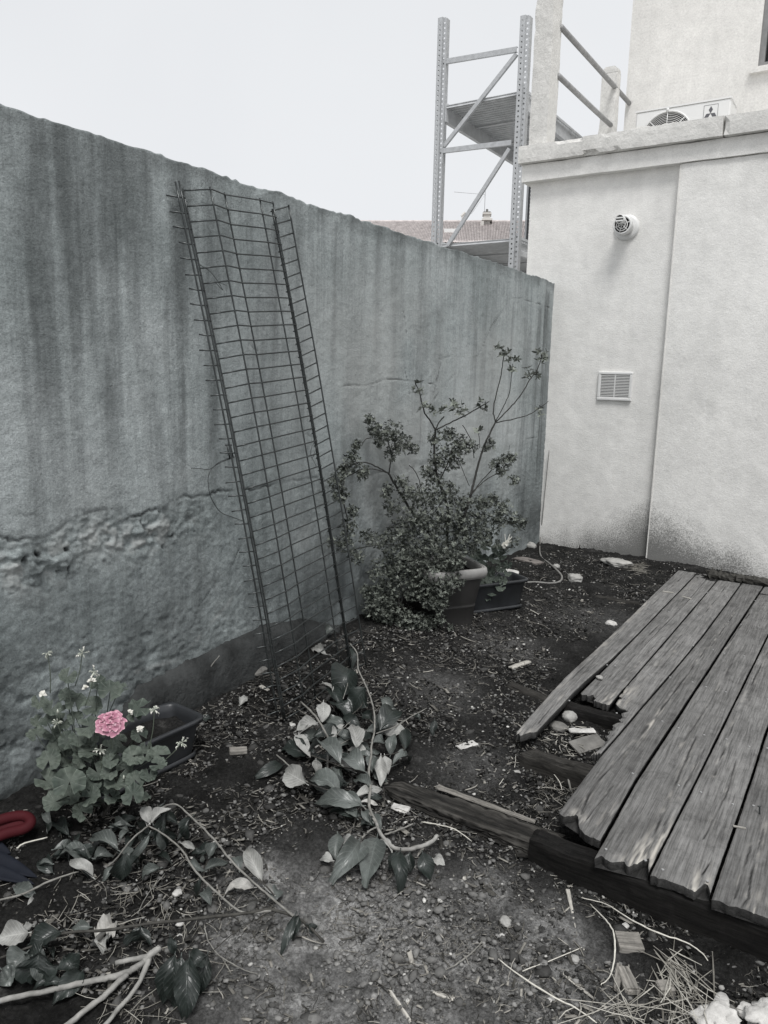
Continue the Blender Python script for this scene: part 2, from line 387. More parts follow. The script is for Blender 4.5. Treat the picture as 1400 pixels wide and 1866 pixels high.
M['leafM'] = m_leaf('grey_green_leaf', (.095, .106, .099), .36, .4)
M['leafL'] = m_leaf('pale_leaf_underside', (.30, .30, .285), .55, .45)
M['leafW'] = m_leaf('bleached_leaf', (.42, .41, .385), .6, .3)
M['stem'] = simple('dry_stem', (.20, .195, .18), .75, .35, 40, 120, .001, .5)
M['stem_dark'] = simple('dark_stem', (.055, .053, .048), .75, .4, 40, 120, .001, .5)
M['bark'] = simple('smooth_pale_bark', (.27, .265, .25), .75, .35, 30, 160, .002, .6)
M['shrub_stem'] = simple('shrub_stem_grey', (.060, .060, .057), .8, .3, 40, 120, .001, .5)
M['shrub_leaf'] = m_tone('small_shrub_leaf', (.010, .013, .011), (.23, .25, .215), .42, 80, 20, .3)
M['pebble'] = m_tone('mixed_pebble', (.05, .05, .048), (.62, .61, .58), .8, 160, 60)
M['clod'] = m_tone('soil_crumb', (.010, .010, .0095), (.26, .256, .247), .95, 220, 90)
M['litter'] = m_tone('dry_plant_litter', (.030, .029, .026), (.42, .40, .36), .8, 150, 60)
M['straw'] = m_tone('dry_straw', (.16, .15, .13), (.62, .60, .54), .65, 150, 50)
M['geranium'] = m_geranium()
M['g_stem'] = simple('geranium_stem', (.11, .13, .10), .6, .3, 30)
M['bud'] = simple('geranium_bud', (.42, .44, .38), .6, .35, 60)
M['dead_petal'] = simple('withered_white_petal', (.62, .61, .56), .7, .2, 50)
def m_pink():
    t = NT('pink_petal'); tc = t.n('TexCoord'); sp = t.n('SeparateXYZ'); t.l(tc.outputs['UV'], sp.inputs[0])
    col = t.ramp(sp.outputs[0], [(0, (.62, .46, .50)), (.3, (.30, .11, .17)), (.75, (.46, .21, .28)), (1, (.66, .42, .48))])
    return t.out(col, .55, t.bump(t.noise(160, 3), .3, .001))
M['pink'] = m_pink()

def seg_dist(Y, Z, pts):
    d = np.full(Y.shape, 9.0); 
    for (a, b), (c, e) in zip(pts[:-1], pts[1:]):
        vx, vy = c-a, e-b; L2 = vx*vx+vy*vy+1e-12
        t = np.clip(((Y-a)*vx+(Z-b)*vy)/L2, 0, 1); d = np.minimum(d, np.hypot(Y-a-t*vx, Z-b-t*vy))
    return d
def zoomed(pts, s, ox, oy): return [(ox+x/s, oy+y/s) for x, y in pts]

# ================================================================ THE SETTING
# soil
def build_soil():
    gx = np.concatenate([np.arange(-.02, 2.7, .009), np.arange(2.7, 5.0, .05)])
    gy = np.concatenate([np.arange(-3.0, .8, .06), np.arange(.8, 2.9, .009), np.arange(2.9, 6.42, .014)])
    X, Y = np.meshgrid(gx, gy, indexing='ij'); Z = gz(X, Y)
    Z = Z+.012*fbm(X*4, Y*4, 0, 3, 3)+.007*fbm(X*16, Y*16, 0, 3, 9)+.0085*np.abs(fbm(X*40, Y*40, 0, 3, 14))+.0035*noise(X*110, Y*110, 0, 21)
    dry = np.zeros_like(X)
    for px, py, r in ((650, 1700, .30), (600, 1760, .26), (740, 1660, .16), (560, 1820, .22), (800, 1760, .20), (960, 1800, .2), (480, 1600, .10), (850, 1400, .16), (800, 1260, .2), (1000, 1700, .12), (700, 1850, .25), (430, 1720, .1), (930, 1180, .2), (1080, 1130, .25), (880, 1620, .1)):
        P = G(px, py); dry = np.maximum(dry, np.exp(-((X-P[0])**2+(Y-P[1])**2)/(2*(r*.70)**2))*(1 if py > 1500 else .22))
    dry = np.clip(dry*(1.0+.5*fbm(X*7, Y*7, 0, 4, 33))*.95, 0, 1)
    Z = Z-dry*.004
    # the soil banks up at the foot of the plinth and dips under the deck
    v = np.stack([X, Y, Z], -1).reshape(-1, 3)
    newobj('ground', np_mesh('ground', v, grid_faces(len(gx), len(gy)), True, {'dry': dry.ravel()}), M['soil'], kind='structure')
build_soil()
m = MB(); 
m.box(-300, 300, -200, 500, -.62, -.6); newobj('outer_ground', m.mesh('outer_ground'), M['far_ground'], kind='structure')

# boundary wall on the left
CR = []
def wpts(pts): return [(float(hit(x, y, 0, 0.0)[1]), float(hit(x, y, 0, 0.0)[2])) for x, y in pts]
main = zoomed([(0, 695), (60, 710), (180, 705), (230, 690), (290, 650), (330, 612), (380, 600), (430, 580), (490, 578), (540, 570), (590, 600), (640, 600), (680, 575), (720, 565), (780, 540), (810, 528), (850, 510), (890, 520), (960, 500), (1020, 485), (1060, 488), (1100, 480), (1150, 482), (1200, 470), (1260, 458), (1300, 445), (1400, 430)], 2.5, 0, 700) + [(590, 867), (640, 872), (700, 860)]
def jag(p, n=4, a=.006, seed=0):
    out = []; rr = random.Random(seed)
    for (x0, y0), (x1, y1) in zip(p[:-1], p[1:]):
        for k in range(n): t = k/n; out.append((x0+(x1-x0)*t+rr.uniform(-a, a), y0+(y1-y0)*t+rr.uniform(-a, a)))
    out.append(p[-1]); return out
def build_wall():
    MAIN = wpts(main)
    gy = np.concatenate([np.arange(-2.5, 1.2, .08), np.arange(1.2, 2.7, .0065), np.arange(2.7, 4.4, .011), np.arange(4.4, 6.42, .017)]); nz = 380
    top = 2.302+.006*noise(gy*9, 0, 0, 5)+.005*noise(gy*37, 0, 0, 6)+.014*np.clip(noise(gy*5, 3, 0, 8)-.55, 0, 1)
    top = top-.012*np.clip((gy-5.9)/.5, 0, 1)
    Y, T = np.meshgrid(gy, np.linspace(0, 1, nz), indexing='ij'); Zb = -.25; Z = Zb+(top[:, None]-Zb)*T
    my = np.array([p[0] for p in MAIN]); mz = np.array([p[1] for p in MAIN]); cz = np.interp(Y, my, mz, left=mz[0], right=mz[-1]+.02)
    below = 1/(1+np.exp((Z-cz)/.012))
    d = .004*fbm(Y*3, Z*3, 0, 3, 40)+.0016*fbm(Y*22, Z*22, 0, 3, 41)
    lowmask = below*np.clip(1.25-.28*(Y-1.3), .3, 1)*.85
    band0 = np.exp(-((Z-(cz-.10))/.10)**2)*np.clip((2.45-Y)/.35, 0, 1)
    d = d-.006*below*(.6+.4*noise(Y*4, Z*4, 0, 55)) + below*(.0015*fbm(Y*14, Z*14, 0, 3, 42)+.0016*fbm(Y*62, Z*62, 0, 3, 43))+band0*(.004*fbm(Y*70, Z*80, 0, 2, 44))
    # the broken band just under the crack
    band = np.exp(-((Z-(cz-.10))/.085)**2)*np.clip((2.35-Y)/.35, 0, 1)*np.clip((Y-.9)/.1, 0, 1)
    rub = fbm(Y*17, Z*21, 0, 4, 60); d = d+band*(.016*np.abs(rub)-.009)+band*.005*np.round(1.5*noise(Y*24, Z*30, 0, 61))
    dirt_shade = np.zeros_like(Y)
    hole = np.clip(fbm(Y*26, Z*26, 0, 3, 66)-.78, 0, 1)*band; d = d-hole*.05; dirt_shade = np.maximum(dirt_shade, np.clip(hole*5, 0, 1))
    pj = fbm(Y*20, Z*24, 0, 4, 71); foot = np.clip((.62-Z)/.45, 0, 1)*np.clip((3.0-Y)/.8, 0, 1)
    d = d-foot*.016*np.clip(pj-.15, 0, 1)+foot*.003*fbm(Y*30, Z*30, 0, 3, 73)
    dirt_shade = np.maximum(dirt_shade, np.clip((pj-.72)*1.6, 0, .75)*foot)
    c2 = fbm(Y*9, Z*9, 0, 5, 80); dirt_shade = np.maximum(dirt_shade, np.clip((c2-.8)*1.5, 0, .5)*below*np.clip((3.2-Y), 0, 1))
    cracks = [(jag(MAIN, 5, .006, 1), .0052, .008)]
    others = [[(930, 545), (950, 543), (975, 552), (1003, 560)], [(800, 655), (820, 650), (845, 651), (868, 652), (880, 630), (893, 600), (905, 580), (930, 545)], [(735, 560), (742, 610), (738, 670), (748, 720)],
              [(780, 745), (800, 715), (830, 680)], [(620, 705), (680, 700), (700, 690), (790, 700)], [(810, 620), (800, 680), (790, 720)], [(960, 800), (980, 797)], [(560, 790), (580, 800)], [(440, 610), (470, 640)],
              [(30, 940), (65, 938)], [(440, 990), (433, 1010), (425, 1030)], [(330, 1140), (360, 1110), (390, 1070)], [(120, 1170), (160, 1160)], [(640, 1000), (655, 960), (665, 935)], [(0, 1160), (40, 1145), (60, 1180)],
              [(255, 950), (262, 962), (300, 985), (330, 978)], [(305, 955), (310, 975), (322, 990)], [(30, 1030), (55, 1040), (80, 1035)]]
    for i, o in enumerate(others): cracks.append((jag(wpts(o), 4, .006, i+5), .003, .006))
    Yf, Zf = Y, Z
    for pts, w, dep in cracks:
        q = np.array(pts); sel = (Y > q[:, 0].min()-.05) & (Y < q[:, 0].max()+.05) & (Z > q[:, 1].min()-.05) & (Z < q[:, 1].max()+.05)
        if not sel.any(): continue
        dd = seg_dist(Y[sel], Z[sel], pts); e = np.exp(-(dd/w)**2)
        br = np.clip(.55+.8*noise(Y[sel]*14, Z[sel]*14, 0, 91), .12, 1)
        d[sel] -= dep*e*br; dirt_shade[sel] = np.maximum(dirt_shade[sel], e*br*(.9 if dep > .005 else .8))
    # run-off stains under the top edge
    for px, y0, y1, w, a in ((68, 215, 830, 22, .42), (20, 200, 500, 30, .3), (205, 330, 870, 7, .7), (175, 240, 760, 22, .28), (300, 480, 800, 10, .35), (330, 330, 700, 16, .3), (130, 230, 600, 14, .3), (385, 360, 640, 22, .28), (500, 410, 660, 12, .6), (470, 500, 640, 9, .35), (612, 400, 760, 10, .4),
                            (545, 380, 520, 20, .3), (690, 430, 700, 8, .25), (870, 600, 760, 4, .6), (935, 560, 840, 5, .5), (860, 540, 640, 16, .3), (800, 560, 600, 20, .2), (985, 560, 980, 12, .55), (1000, 530, 985, 14, .7), (965, 600, 960, 14, .3), (735, 450, 640, 8, .25), (250, 260, 560, 25, .22), (900, 900, 985, 40, .25), (768, 690, 840, 3, .6)):
        a0 = hit(px, y0, 0, 0.); a1 = hit(px, y1, 0, 0.); w_ = w*mpp(a0)*1.0; s = np.exp(-((Y-a0[1]-.012*noise(Z*5, px*.1, 0, 7))/w_)**2)
        zt, zb = a0[2], a1[2]; fade = np.clip((Z-zb)/(.35*(zt-zb)), 0, 1)*np.clip((zt+.05-Z)/.08, 0, 1)
        dirt_shade = np.maximum(dirt_shade, a*s*fade*np.clip(.75+.5*noise(Y*60, Z*3, 0, 12), 0, 1))
    dirt_shade = np.maximum(dirt_shade, .55*np.clip(1-(top[:, None]-Z)/.10, 0, 1)*np.clip(.6+.7*fbm(Y*8, Z*12, 0, 4, 95), 0, 1))
    damp_shade = np.clip(1-(Z-.12)/.85, 0, 1)**.8*np.clip(.55+.6*fbm(Y*3.2, Z*3.2, 0, 4, 97), 0, 1); dirt_shade = np.maximum(dirt_shade, damp_shade*.80); dirt_shade = np.maximum(dirt_shade, .88*np.clip(1-(Z-.02)/.34, 0, 1)*np.clip((2.1-Y)/.5, 0, 1)*np.clip(.75+.5*fbm(Y*5, Z*5, 0, 3, 131), 0, 1))  # damp mottling, plus the foot's shade painted into the colour, deepest at left
    pale = band*np.clip(rub*1.2+.15, 0, 1)*.95
    for ps, w_ in (([(270, 1264), (310, 1256), (345, 1243), (390, 1212), (430, 1182), (468, 1160)], .012), ([(250, 1225), (330, 1200), (400, 1120), (440, 1070)], .010), ([(470, 1150), (560, 1130)], .008)):
        dd = seg_dist(Y, Z, wpts(ps)); pale = np.maximum(pale, .55*np.exp(-(dd/w_)**2)*np.clip(.5+.6*fbm(Y*30, Z*30, 0, 2, 120), 0, 1))
    for px, py, r in ((340, 880, .07), (850, 780, .12), (600, 600, .2), (460, 600, .1), (560, 980, .10), (170, 975, .10)):
        P = hit(px, py, 0, 0.); pale = np.maximum(pale, np.exp(-((Y-P[1])**2+(Z-P[2])**2)/(2*r*r))*np.clip(.35+.5*fbm(Y*8, Z*8, 0, 3, 99), 0, 1)*.6)
    broad = np.clip((Y-2.6)/1.0, 0, 1)*np.clip((6.1-Y)/.6, 0, 1)*np.clip((Z-.35)/.5, 0, 1)*np.clip((2.25-Z)/.5, 0, 1); pale = np.maximum(pale, broad*np.clip(.50+.45*fbm(Y*2.5, Z*2.0, 0, 4, 140), 0, .85))
    upl = np.clip((3.0-Y)/.9, 0, 1)*np.clip((Z-.9)/.5, 0, 1); sk = fbm(Y*11, Z*.9, 0, 4, 150); dirt_shade = np.maximum(dirt_shade, upl*np.clip((sk-.1)*.75, 0, .48))
    v = np.stack([d, Y, Z], -1).reshape(-1, 3); F = grid_faces(len(gy), nz)[:, ::-1]
    # top, back
    n0 = len(v); tx = np.array([-.03, -.10, -.19, -.2, -.2]); tv = []
    for i, y in enumerate(gy):
        for k, xx in enumerate(tx): tv.append((xx, y, top[i]+(.004*noise(y*12, xx*30, 0, 4) if k < 3 else 0)-(0 if k < 3 else (.01 if k == 3 else 2.6))))
    F2 = []
    K = len(tx)
    for i in range(len(gy)-1):
        a, b = i*nz+nz-1, (i+1)*nz+nz-1; F2.append((b, a, n0+i*K, n0+(i+1)*K))
        for k in range(K-1): F2.append((n0+(i+1)*K+k, n0+i*K+k, n0+i*K+k+1, n0+(i+1)*K+k+1))
    v = np.vstack([v, np.array(tv)]); z5 = np.zeros(len(tv))
    at = {'dirt_shade': np.concatenate([dirt_shade.ravel(), z5+.45]), 'low': np.concatenate([np.clip(lowmask, 0, 1).ravel(), z5]), 'pale': np.concatenate([pale.ravel(), z5])}
    t = thing('boundary_wall', 'tall weathered grey rendered garden wall with long crack and dark streaks', 'wall', (0, 3, 0))
    F = np.vstack([F, np.array(F2)]); vv = v-np.array([0, 3, 0])
    newobj('rendered_face', np_mesh('rendered_face', vv, F, True, at), M['wall'], t)
    # plinth: a rough cement footing with a sloping shoulder
    ys = np.arange(1.0, 4.6, .03); prof = []
    for y in ys:
        zt = np.interp(y, [1.0, 1.6, 1.8, 1.9, 2.25, 2.66, 2.95, 3.3, 4.6], [-.2, -.05, .10, .185, .205, .235, .19, .06, -.1])+.006*float(noise(y*7, 1))
        e = .004*float(noise(y*15, 2)); prof.append([(-.01, y, zt+.035), (.012, y, zt+.02+e), (.035, y, zt-.005), (.05+e, y, zt-.03), (.056+e, y, zt-.12), (.06, y, -.2)])
    v = np.array(prof).reshape(-1, 3)-np.array([0, 3, 0]); pf = grid_faces(len(ys), 6)
    newobj('plinth', np_mesh('plinth', v, pf, True), M['plinth'], t)
    return t
WALL = build_wall()

# annex at the far end of the yard
YB = 6.4
def build_annex():
    t = thing('annex_building', 'low off white rendered annex with chipped coping behind the wooden deck', 'building', (1, YB, 0))
    o = np.array([1, YB, 0])
    def part(name, bxs, mat, **k):
        mm = MB()
        for b in bxs:
            kw = b[6] if len(b) > 6 else {}
            v, f = rough_box(*b[:6], **kw); mm.add(v-o, f)
        return newobj(name, mm.mesh(name), mat, t, **k)
    SX = float(hit(1240, 295, 1, 6.32)[0]); zb = 3.125
    k = dict(step=.12, amp=.0015, cap=40)
    part('recessed_wall', [(-.265, SX+.05, YB, YB+.25, -.3, zb+.05, k)], M['white'])
    part('wall', [(SX, 4.6, YB-.05, YB+.25, -.3, zb-.001, dict(step=.12, amp=.002, cap=40))], M['white'], label='right hand wall face standing proud of the recessed panel')
    part('corner_bead', [(SX-.006, SX+.004, YB-.053, YB-.04, .0, zb-.01, dict(step=.1, amp=.0008, cap=40))], M['cream'])
    part('fascia_band', [(-.325, 4.6, YB-.072, YB+.28, zb, 3.262, dict(step=.07, amp=.002, chip=.006, cap=70))], M['white'])
    part('coping', [(-.345, 1.26, YB-.125, YB+.30, 3.264, 3.405, dict(step=.035, amp=.003, chip=.055, cap=80, seed=3)), (1.263, 4.65, YB-.125, YB+.30, 3.264, 3.402, dict(step=.04, amp=.003, chip=.03, cap=80, seed=11))], M['coping'])
    part('side_wall', [(-.264, -.1, YB+.251, 10.5, -.3, 3.26, dict(step=.3, amp=.001, cap=20))], M['white'])
    part('terrace_slab', [(-.262, 4.6, YB+.31, 8.61, 3.2, 3.33, dict(step=.3, amp=.001, cap=20))], M['coping'])
    # lumps of old mortar along the top of the coping
    mm = MB()
    for px in np.linspace(1150, 1262, 26):
        P = hit(px+random.uniform(-2, 2), 250, 1, YB-.02); s = random.uniform(.006, .02)
        v, f = rough_box(-s*1.6, s*1.6, -s, s, 0, s*1.3, step=s, amp=.002, freq=60); mm.add(v+np.array([P[0], YB-.04+random.uniform(-.05, .05), 3.400])-o, f)
    newobj('mortar_lump', mm.mesh('mortar_lump'), M['coping'], t, kind='stuff')
    return t
build_annex()

def build_house():
    YH = 8.6; EX = float(hit(1143, 150, 1, YH)[0]); o = np.array([1, YH, 3])
    t = thing('house', 'tall cream rendered house rising behind the annex terrace', 'building', tuple(o))
    P = hit(1381, 124, 1, YH); wx, wz = float(P[0]), float(P[2])
    mm = MB(); 
    for b in ((EX, wx, YH, YH+5, 3.2, 9.5), (wx, wx+1.1, YH, YH+5, 3.2, wz), (wx, wx+1.1, YH, YH+5, wz+1.5, 9.5), (wx+1.1, 6, YH, YH+5, 3.2, 9.5), (wx, wx+1.1, YH+.16, YH+5, wz, wz+1.5)):
        v, f = rough_box(*b, step=.3, amp=0, cap=24); mm.add(v-o, f)
    newobj('wall', mm.mesh('wall'), M['cream'], t)
    w = MB(); x0, z0 = wx+.002, wz+.002
    for b in ((x0, x0+.05, .02, .10, z0, z0+1.49), (x0+.09, x0+.135, .05, .11, z0+.05, z0+1.45), (x0+.9, x0+.95, .05, .11, z0+.05, z0+1.45), (x0+.05, x0+1.09, .02, .1, z0, z0+.05), (x0+.05, x0+1.09, .02, .1, z0+1.44, z0+1.49)):
        w.box(b[0]-o[0], b[1]-o[0], b[2], b[3], b[4]-o[2], b[5]-o[2])
    wo_ = newobj('window', w.mesh('window'), M['frame'], t)
    g = MB().box(x0+.05-o[0], x0+1.09-o[0], .115, .125, z0+.05-o[2], z0+1.44-o[2]); newobj('pane', g.mesh('pane'), M['glass'], wo_)
    s = MB(); v, f = rough_box(wx-.06, wx+1.16, YH-.05, YH+.02, wz-.05, wz+.002, step=.06, amp=.001); s.add(v-o, f); newobj('sill', s.mesh('sill'), M['cream'], t)
build_house()

# the far house beyond the wall: only its tiled roof shows
def build_far_house():
    Yd = 55.0; A = hit(640, 405, 1, Yd); B = hit(1040, 405, 1, Yd); zr = float((A[2]+B[2])/2); 
    lo = hit(830, 437, 1, Yd-6)
    o = np.array([(A[0]+B[0])/2, Yd, 0]); hw = 15.0
    t = thing('distant_house', 'distant house with haze-paled red tiled roof seen over the garden wall', 'building', tuple(o))
    ze = zr-2.6; nx = 260; ny = 26; t.rotation_euler = (0, 0, .46)
    us = np.linspace(-hw, hw, nx*2+1); ve = []
    xs = us; rows = []
    for r in range(ny):
        f0, f1 = r/ny, (r+1)/ny
        for f_, dz in ((f0, .10), (f1, .0)):
            rows.append((-f_*6.5, zr-o[2]-(zr-ze)*f_+dz))
    X = np.tile(xs, (len(rows), 1)); Yq = np.tile(np.array([q[0] for q in rows])[:, None], (1, len(xs))); Zq = np.array([q[1] for q in rows])[:, None]+0.09*np.abs(np.sin(np.arange(len(xs))*math.pi/2))[None, :]
    slope = float((B[2]-A[2])/(B[0]-A[0])); Zq = Zq+0*X
    v = np.stack([X, Yq, Zq], -1).reshape(-1, 3)
    newobj('roof_tiles', np_mesh('roof_tiles', v, grid_faces(len(rows), len(xs))), M['roof_tile'], t, kind='stuff')
    b = MB().prism([(-hw+.3, -1), (hw-.3, -1), (hw-.3, ze-.15), (-hw+.3, ze-.15)], -6.2, 6); newobj('wall', b.mesh('wall'), M['chimney'], t)
    rb = MB(); rb.add([(-hw, 0, zr-.05), (hw, 0, zr-.05), (hw, 6.5, ze), (-hw, 6.5, ze)], [(0, 1, 2, 3)]); newobj('back_roof', rb.mesh('back_roof'), M['roof_tile'], t)
    r = MB()
    for k in range(60): r.tube([(-hw+k*.5, 0, zr+.02), (-hw+k*.5+.49, 0, zr+.02)], .14, 6)
    newobj('ridge', r.mesh('ridge'), M['roof_tile'], t)
    C = hit(872, 405, 1, Yd-.8)-o; s = mpp(hit(872, 405, 1, Yd)); c = MB(); x, z = C[0], zr
    c.box(x-6*s, x+6*s, -1.1, -.2, z-.8, z+9*s); c.box(x-8*s, x+8*s, -1.2, -.1, z+9*s, z+12*s); c.box(x-9*s, x+10*s, -1.4, -.1, z-2.2*s, z+1*s)
    ch = newobj('chimney', c.mesh('chimney'), M['chimney'], t)
    p = MB()
    for dx in (-4.5, 0, 4.5): p.tube([(x+dx*s, -.6, z+12*s), (x+dx*s, -.6, z+(20 if dx == 0 else 16)*s)], 2.2*s, 7)
    newobj('chimney_pot', p.mesh('chimney_pot'), M['stone_dark'], ch, kind='stuff')
    q = MB(); vx = hit(825, 405, 1, Yd-1.5)[0]-o[0]
    q.tube([(vx, -1.5, z-.9), (vx, -1.5, z+.15)], .1, 6); q.box(vx-.35, vx+.5, -1.8, -1.3, z-.95, z-.62); q.tube([(vx+1.5, -1.5, z-1.0), (vx+1.5, -1.5, z-.2)], .14, 6); q.tube([(vx-.1, -1.5, z+.15), (vx+.18, -1.5, z+.42)], .12, 6)
    newobj('roof_vent', q.mesh('roof_vent'), M['chimney'], t)
    sk = MB().box(vx-1.3, vx-.45, -4.0, -3.2, z-1.62, z-1.2); newobj('skylight', sk.mesh('skylight'), M['ac'], t)
    an = MB().tube([(x-.6*2, -.7, z+.5), (x-.2, -.7, z+.75*2+.4), (x-2.6, -.7, z+2.1)], .015, 4).tube([(x-.2, -.7, z), (x-.2, -.7, z+2.6)], .02, 4); newobj('aerial', an.mesh('aerial'), M['rail'], t)
build_far_house()

# pallet rack standing on the neighbour's side
YR = 7.7
def perforated(mm, p0, p1, z0, z1, pitch=.05, hole=.016, ph=0.0):
    """thin steel strip from p0 to p1 (x, y) between z0 and z1 with a row of real holes"""
    p0, p1 = np.array(p0), np.array(p1); w = np.linalg.norm(p1-p0); us = [0, .5-hole/w/2, .5+hole/w/2, 1]
    z = z0+ph; zs = [z0]
    while z+pitch < z1: zs += [z+pitch/2-hole/2, z+pitch/2+hole/2]; z += pitch
    zs.append(z1); V_ = [(*(p0+(p1-p0)*u), zz) for zz in zs for u in us]
    F = [(r*4+c, r*4+c+1, (r+1)*4+c+1, (r+1)*4+c) for r in range(len(zs)-1) for c in range(3) if not (c == 1 and r % 2 == 1)]
    mm.add(V_, F)
def build_rack():
    L = hit(797, 300, 1, YR); R_ = hit(943, 300, 1, YR); zt = float(hit(800, 32, 1, YR)[2]); zt2 = float(hit(951, 28, 1, YR)[2])
    xl, xr = float(L[0]), float(R_[0]); o = np.array([xl, YR, -.6])
    t = thing('pallet_rack', 'tall galvanised pallet rack with perforated uprights standing behind the garden wall', 'rack', tuple(o))
    YB2 = YR+2.75
    def upright(x, y, top, flip=1):
        mm = MB(); y1 = y+.09*flip
        perforated(mm, (x-.048, y), (x+.008, y), -.6, top)
        mm.box(x+.008, x+.011, min(y, y+.022*flip), max(y, y+.022*flip), -.6, top)
        perforated(mm, (x+.012, y+.022*flip), (x+.040, y+.022*flip), -.6, top, ph=.02)
        mm.box(x+.040, x+.051, min(y+.022*flip, y1), max(y+.022*flip, y1), -.6, top-.01)
        perforated(mm, (x-.048, y+.001), (x-.048, y1), -.6, top, ph=.01); mm.box(x-.048, x-.02, min(y1, y1+.003), max(y1, y1+.003), -.6, top-.02)
        mm.box(x+.02, x+.042, min(y1, y1+.003), max(y1, y1+.003), -.6, top-.02)
        return newobj('upright', mm.mesh('upright', origin=o), M['galv'], t)
    upright(xl, YR, zt); upright(xr, YR, zt2); z1 = float(hit(806, 219, 1, YR)[2]); upright(xl, YB2, z1+.17, -1); upright(xr, YB2, z1+.17, -1)
    def bar(name, p, q, w, d, mat='galv'):
        p, q = np.array(p), np.array(q); a = (q-p)/np.linalg.norm(q-p); b = np.cross(a, (0, 1, 0)); mm = MB()
        c = [(-w/2, 0), (w/2, 0), (w/2, d), (w/2-.004, d), (w/2-.004, .004), (-w/2+.004, .004), (-w/2+.004, d), (-w/2, d)]
        vs = [pt+b*u+np.array([0, 1, 0])*vv for pt in (p, q) for u, vv in c]
        mm.add(vs, [(i, (i+1) % 8, (i+1) % 8+8, i+8) for i in range(8)]+[tuple(range(8)), tuple(range(15, 7, -1))])
        return newobj(name, mm.mesh(name, origin=o), M[mat], t)
    def at(px, py, dy=0.0): return hit(px, py, 1, YR+dy)
    bar('crossbar', at(807, 112, .03), at(942, 89, .03), .050, .03); bar('crossbar', at(800, 275, .03), at(932, 259, .03), .050, .03)
    bar('diagonal_brace', at(941, 97, .035), at(808, 266, .035), .040, .03); bar('diagonal_brace', at(928, 270, .035), at(815, 447, .035), .040, .03)
    zc = float(at(930, 455)[2]); bar('crossbar', (xl, YR+.03, zc-.22), (xr, YR+.03, zc-.30), .05, .03)
    # two loaded levels: beams along the bay and a ribbed steel deck seen from below
    def level(zb, tone, y1):
        for x, s in ((xl+.035, 1), (xr-.01, -1)):
            mm = MB(); h = .19
            prof = [(0, 0), (.045, 0), (.045, .05), (.03, .06), (.03, .12), (.045, .13), (.045, h), (0, h)]
            mm.prism([(x+(a if s < 0 else .045-a)-.02, zb+b) for a, b in prof], YR+.05, y1); newobj('beam', mm.mesh('beam', origin=o), M['galv_dark'], t)
        y = YR+.06; k = 0
        while y < y1-.3:
            mm = MB(); n = 11; yy = y; pr = []
            for r in range(n): pr += [(yy, 0), (yy+.010, .03), (yy+.04, .03), (yy+.050, 0)]; yy += .065
            v = [(xx, a, zb+.135+b) for xx in (xl+.02, xr+.02) for a, b in pr]; n2 = len(pr)
            mm.add(v, [(i, i+1, i+1+n2, i+n2) for i in range(n2-1)]); mm.box(xl+.02, xr+.02, yy-.004, yy+.022, zb+.12, zb+.165)
            mm.box(xl+.02, xr+.02, y, yy+.022, zb+.16, zb+.166)
            newobj('deck_panel', mm.mesh('deck_panel', origin=o), M['galv_dark'], t); y = yy+.024; k += 1
    level(z1, 1, YB2)
    z2 = float(at(930, 462)[2]); level(z2, 1, YB2)
    return t
build_rack()

def build_railing():
    X = -.15; o = np.array([X, 6.4, 3.4])
    t = thing('terrace_railing', 'concrete post and pipe railing along the left edge of the terrace', 'railing', tuple(o))
    mm = MB(); v, f = rough_box(X-.13, X+.03, 6.33, 6.54, 3.405, 5.3, step=.05, amp=.003, chip=.012, cap=40, seed=4); mm.add(v-o, f); newobj('post', mm.mesh('post'), M['coping'], t)
    mm = MB(); v, f = rough_box(X-.10, X+.06, 8.04, 8.16, 3.33, 4.50, step=.05, amp=.002, chip=.012, cap=30, seed=5); mm.add(v-o, f)
    v, f = rough_box(X-.10, X+.06, 8.04, 8.16, 4.50, 4.56, step=.03, amp=.002, chip=.02, cap=30, seed=6); v[:, 0] = np.where(v[:, 2] > 4.53, X-.02+(v[:, 0]-X+.02)*.55, v[:, 0]); mm.add(v-o, f)
    newobj('post', mm.mesh('post'), M['coping'], t)
    for z in (4.35, 3.98): mm = MB().tube([(X+.035, 6.5, z), (X+.04, 7.4, z+.004), (X+.035, 8.02 if z < 4.2 else 8.6, z+.02)], .023, 10); newobj('rail', mm.mesh('rail', True, o), M['rail'], t)
build_railing()

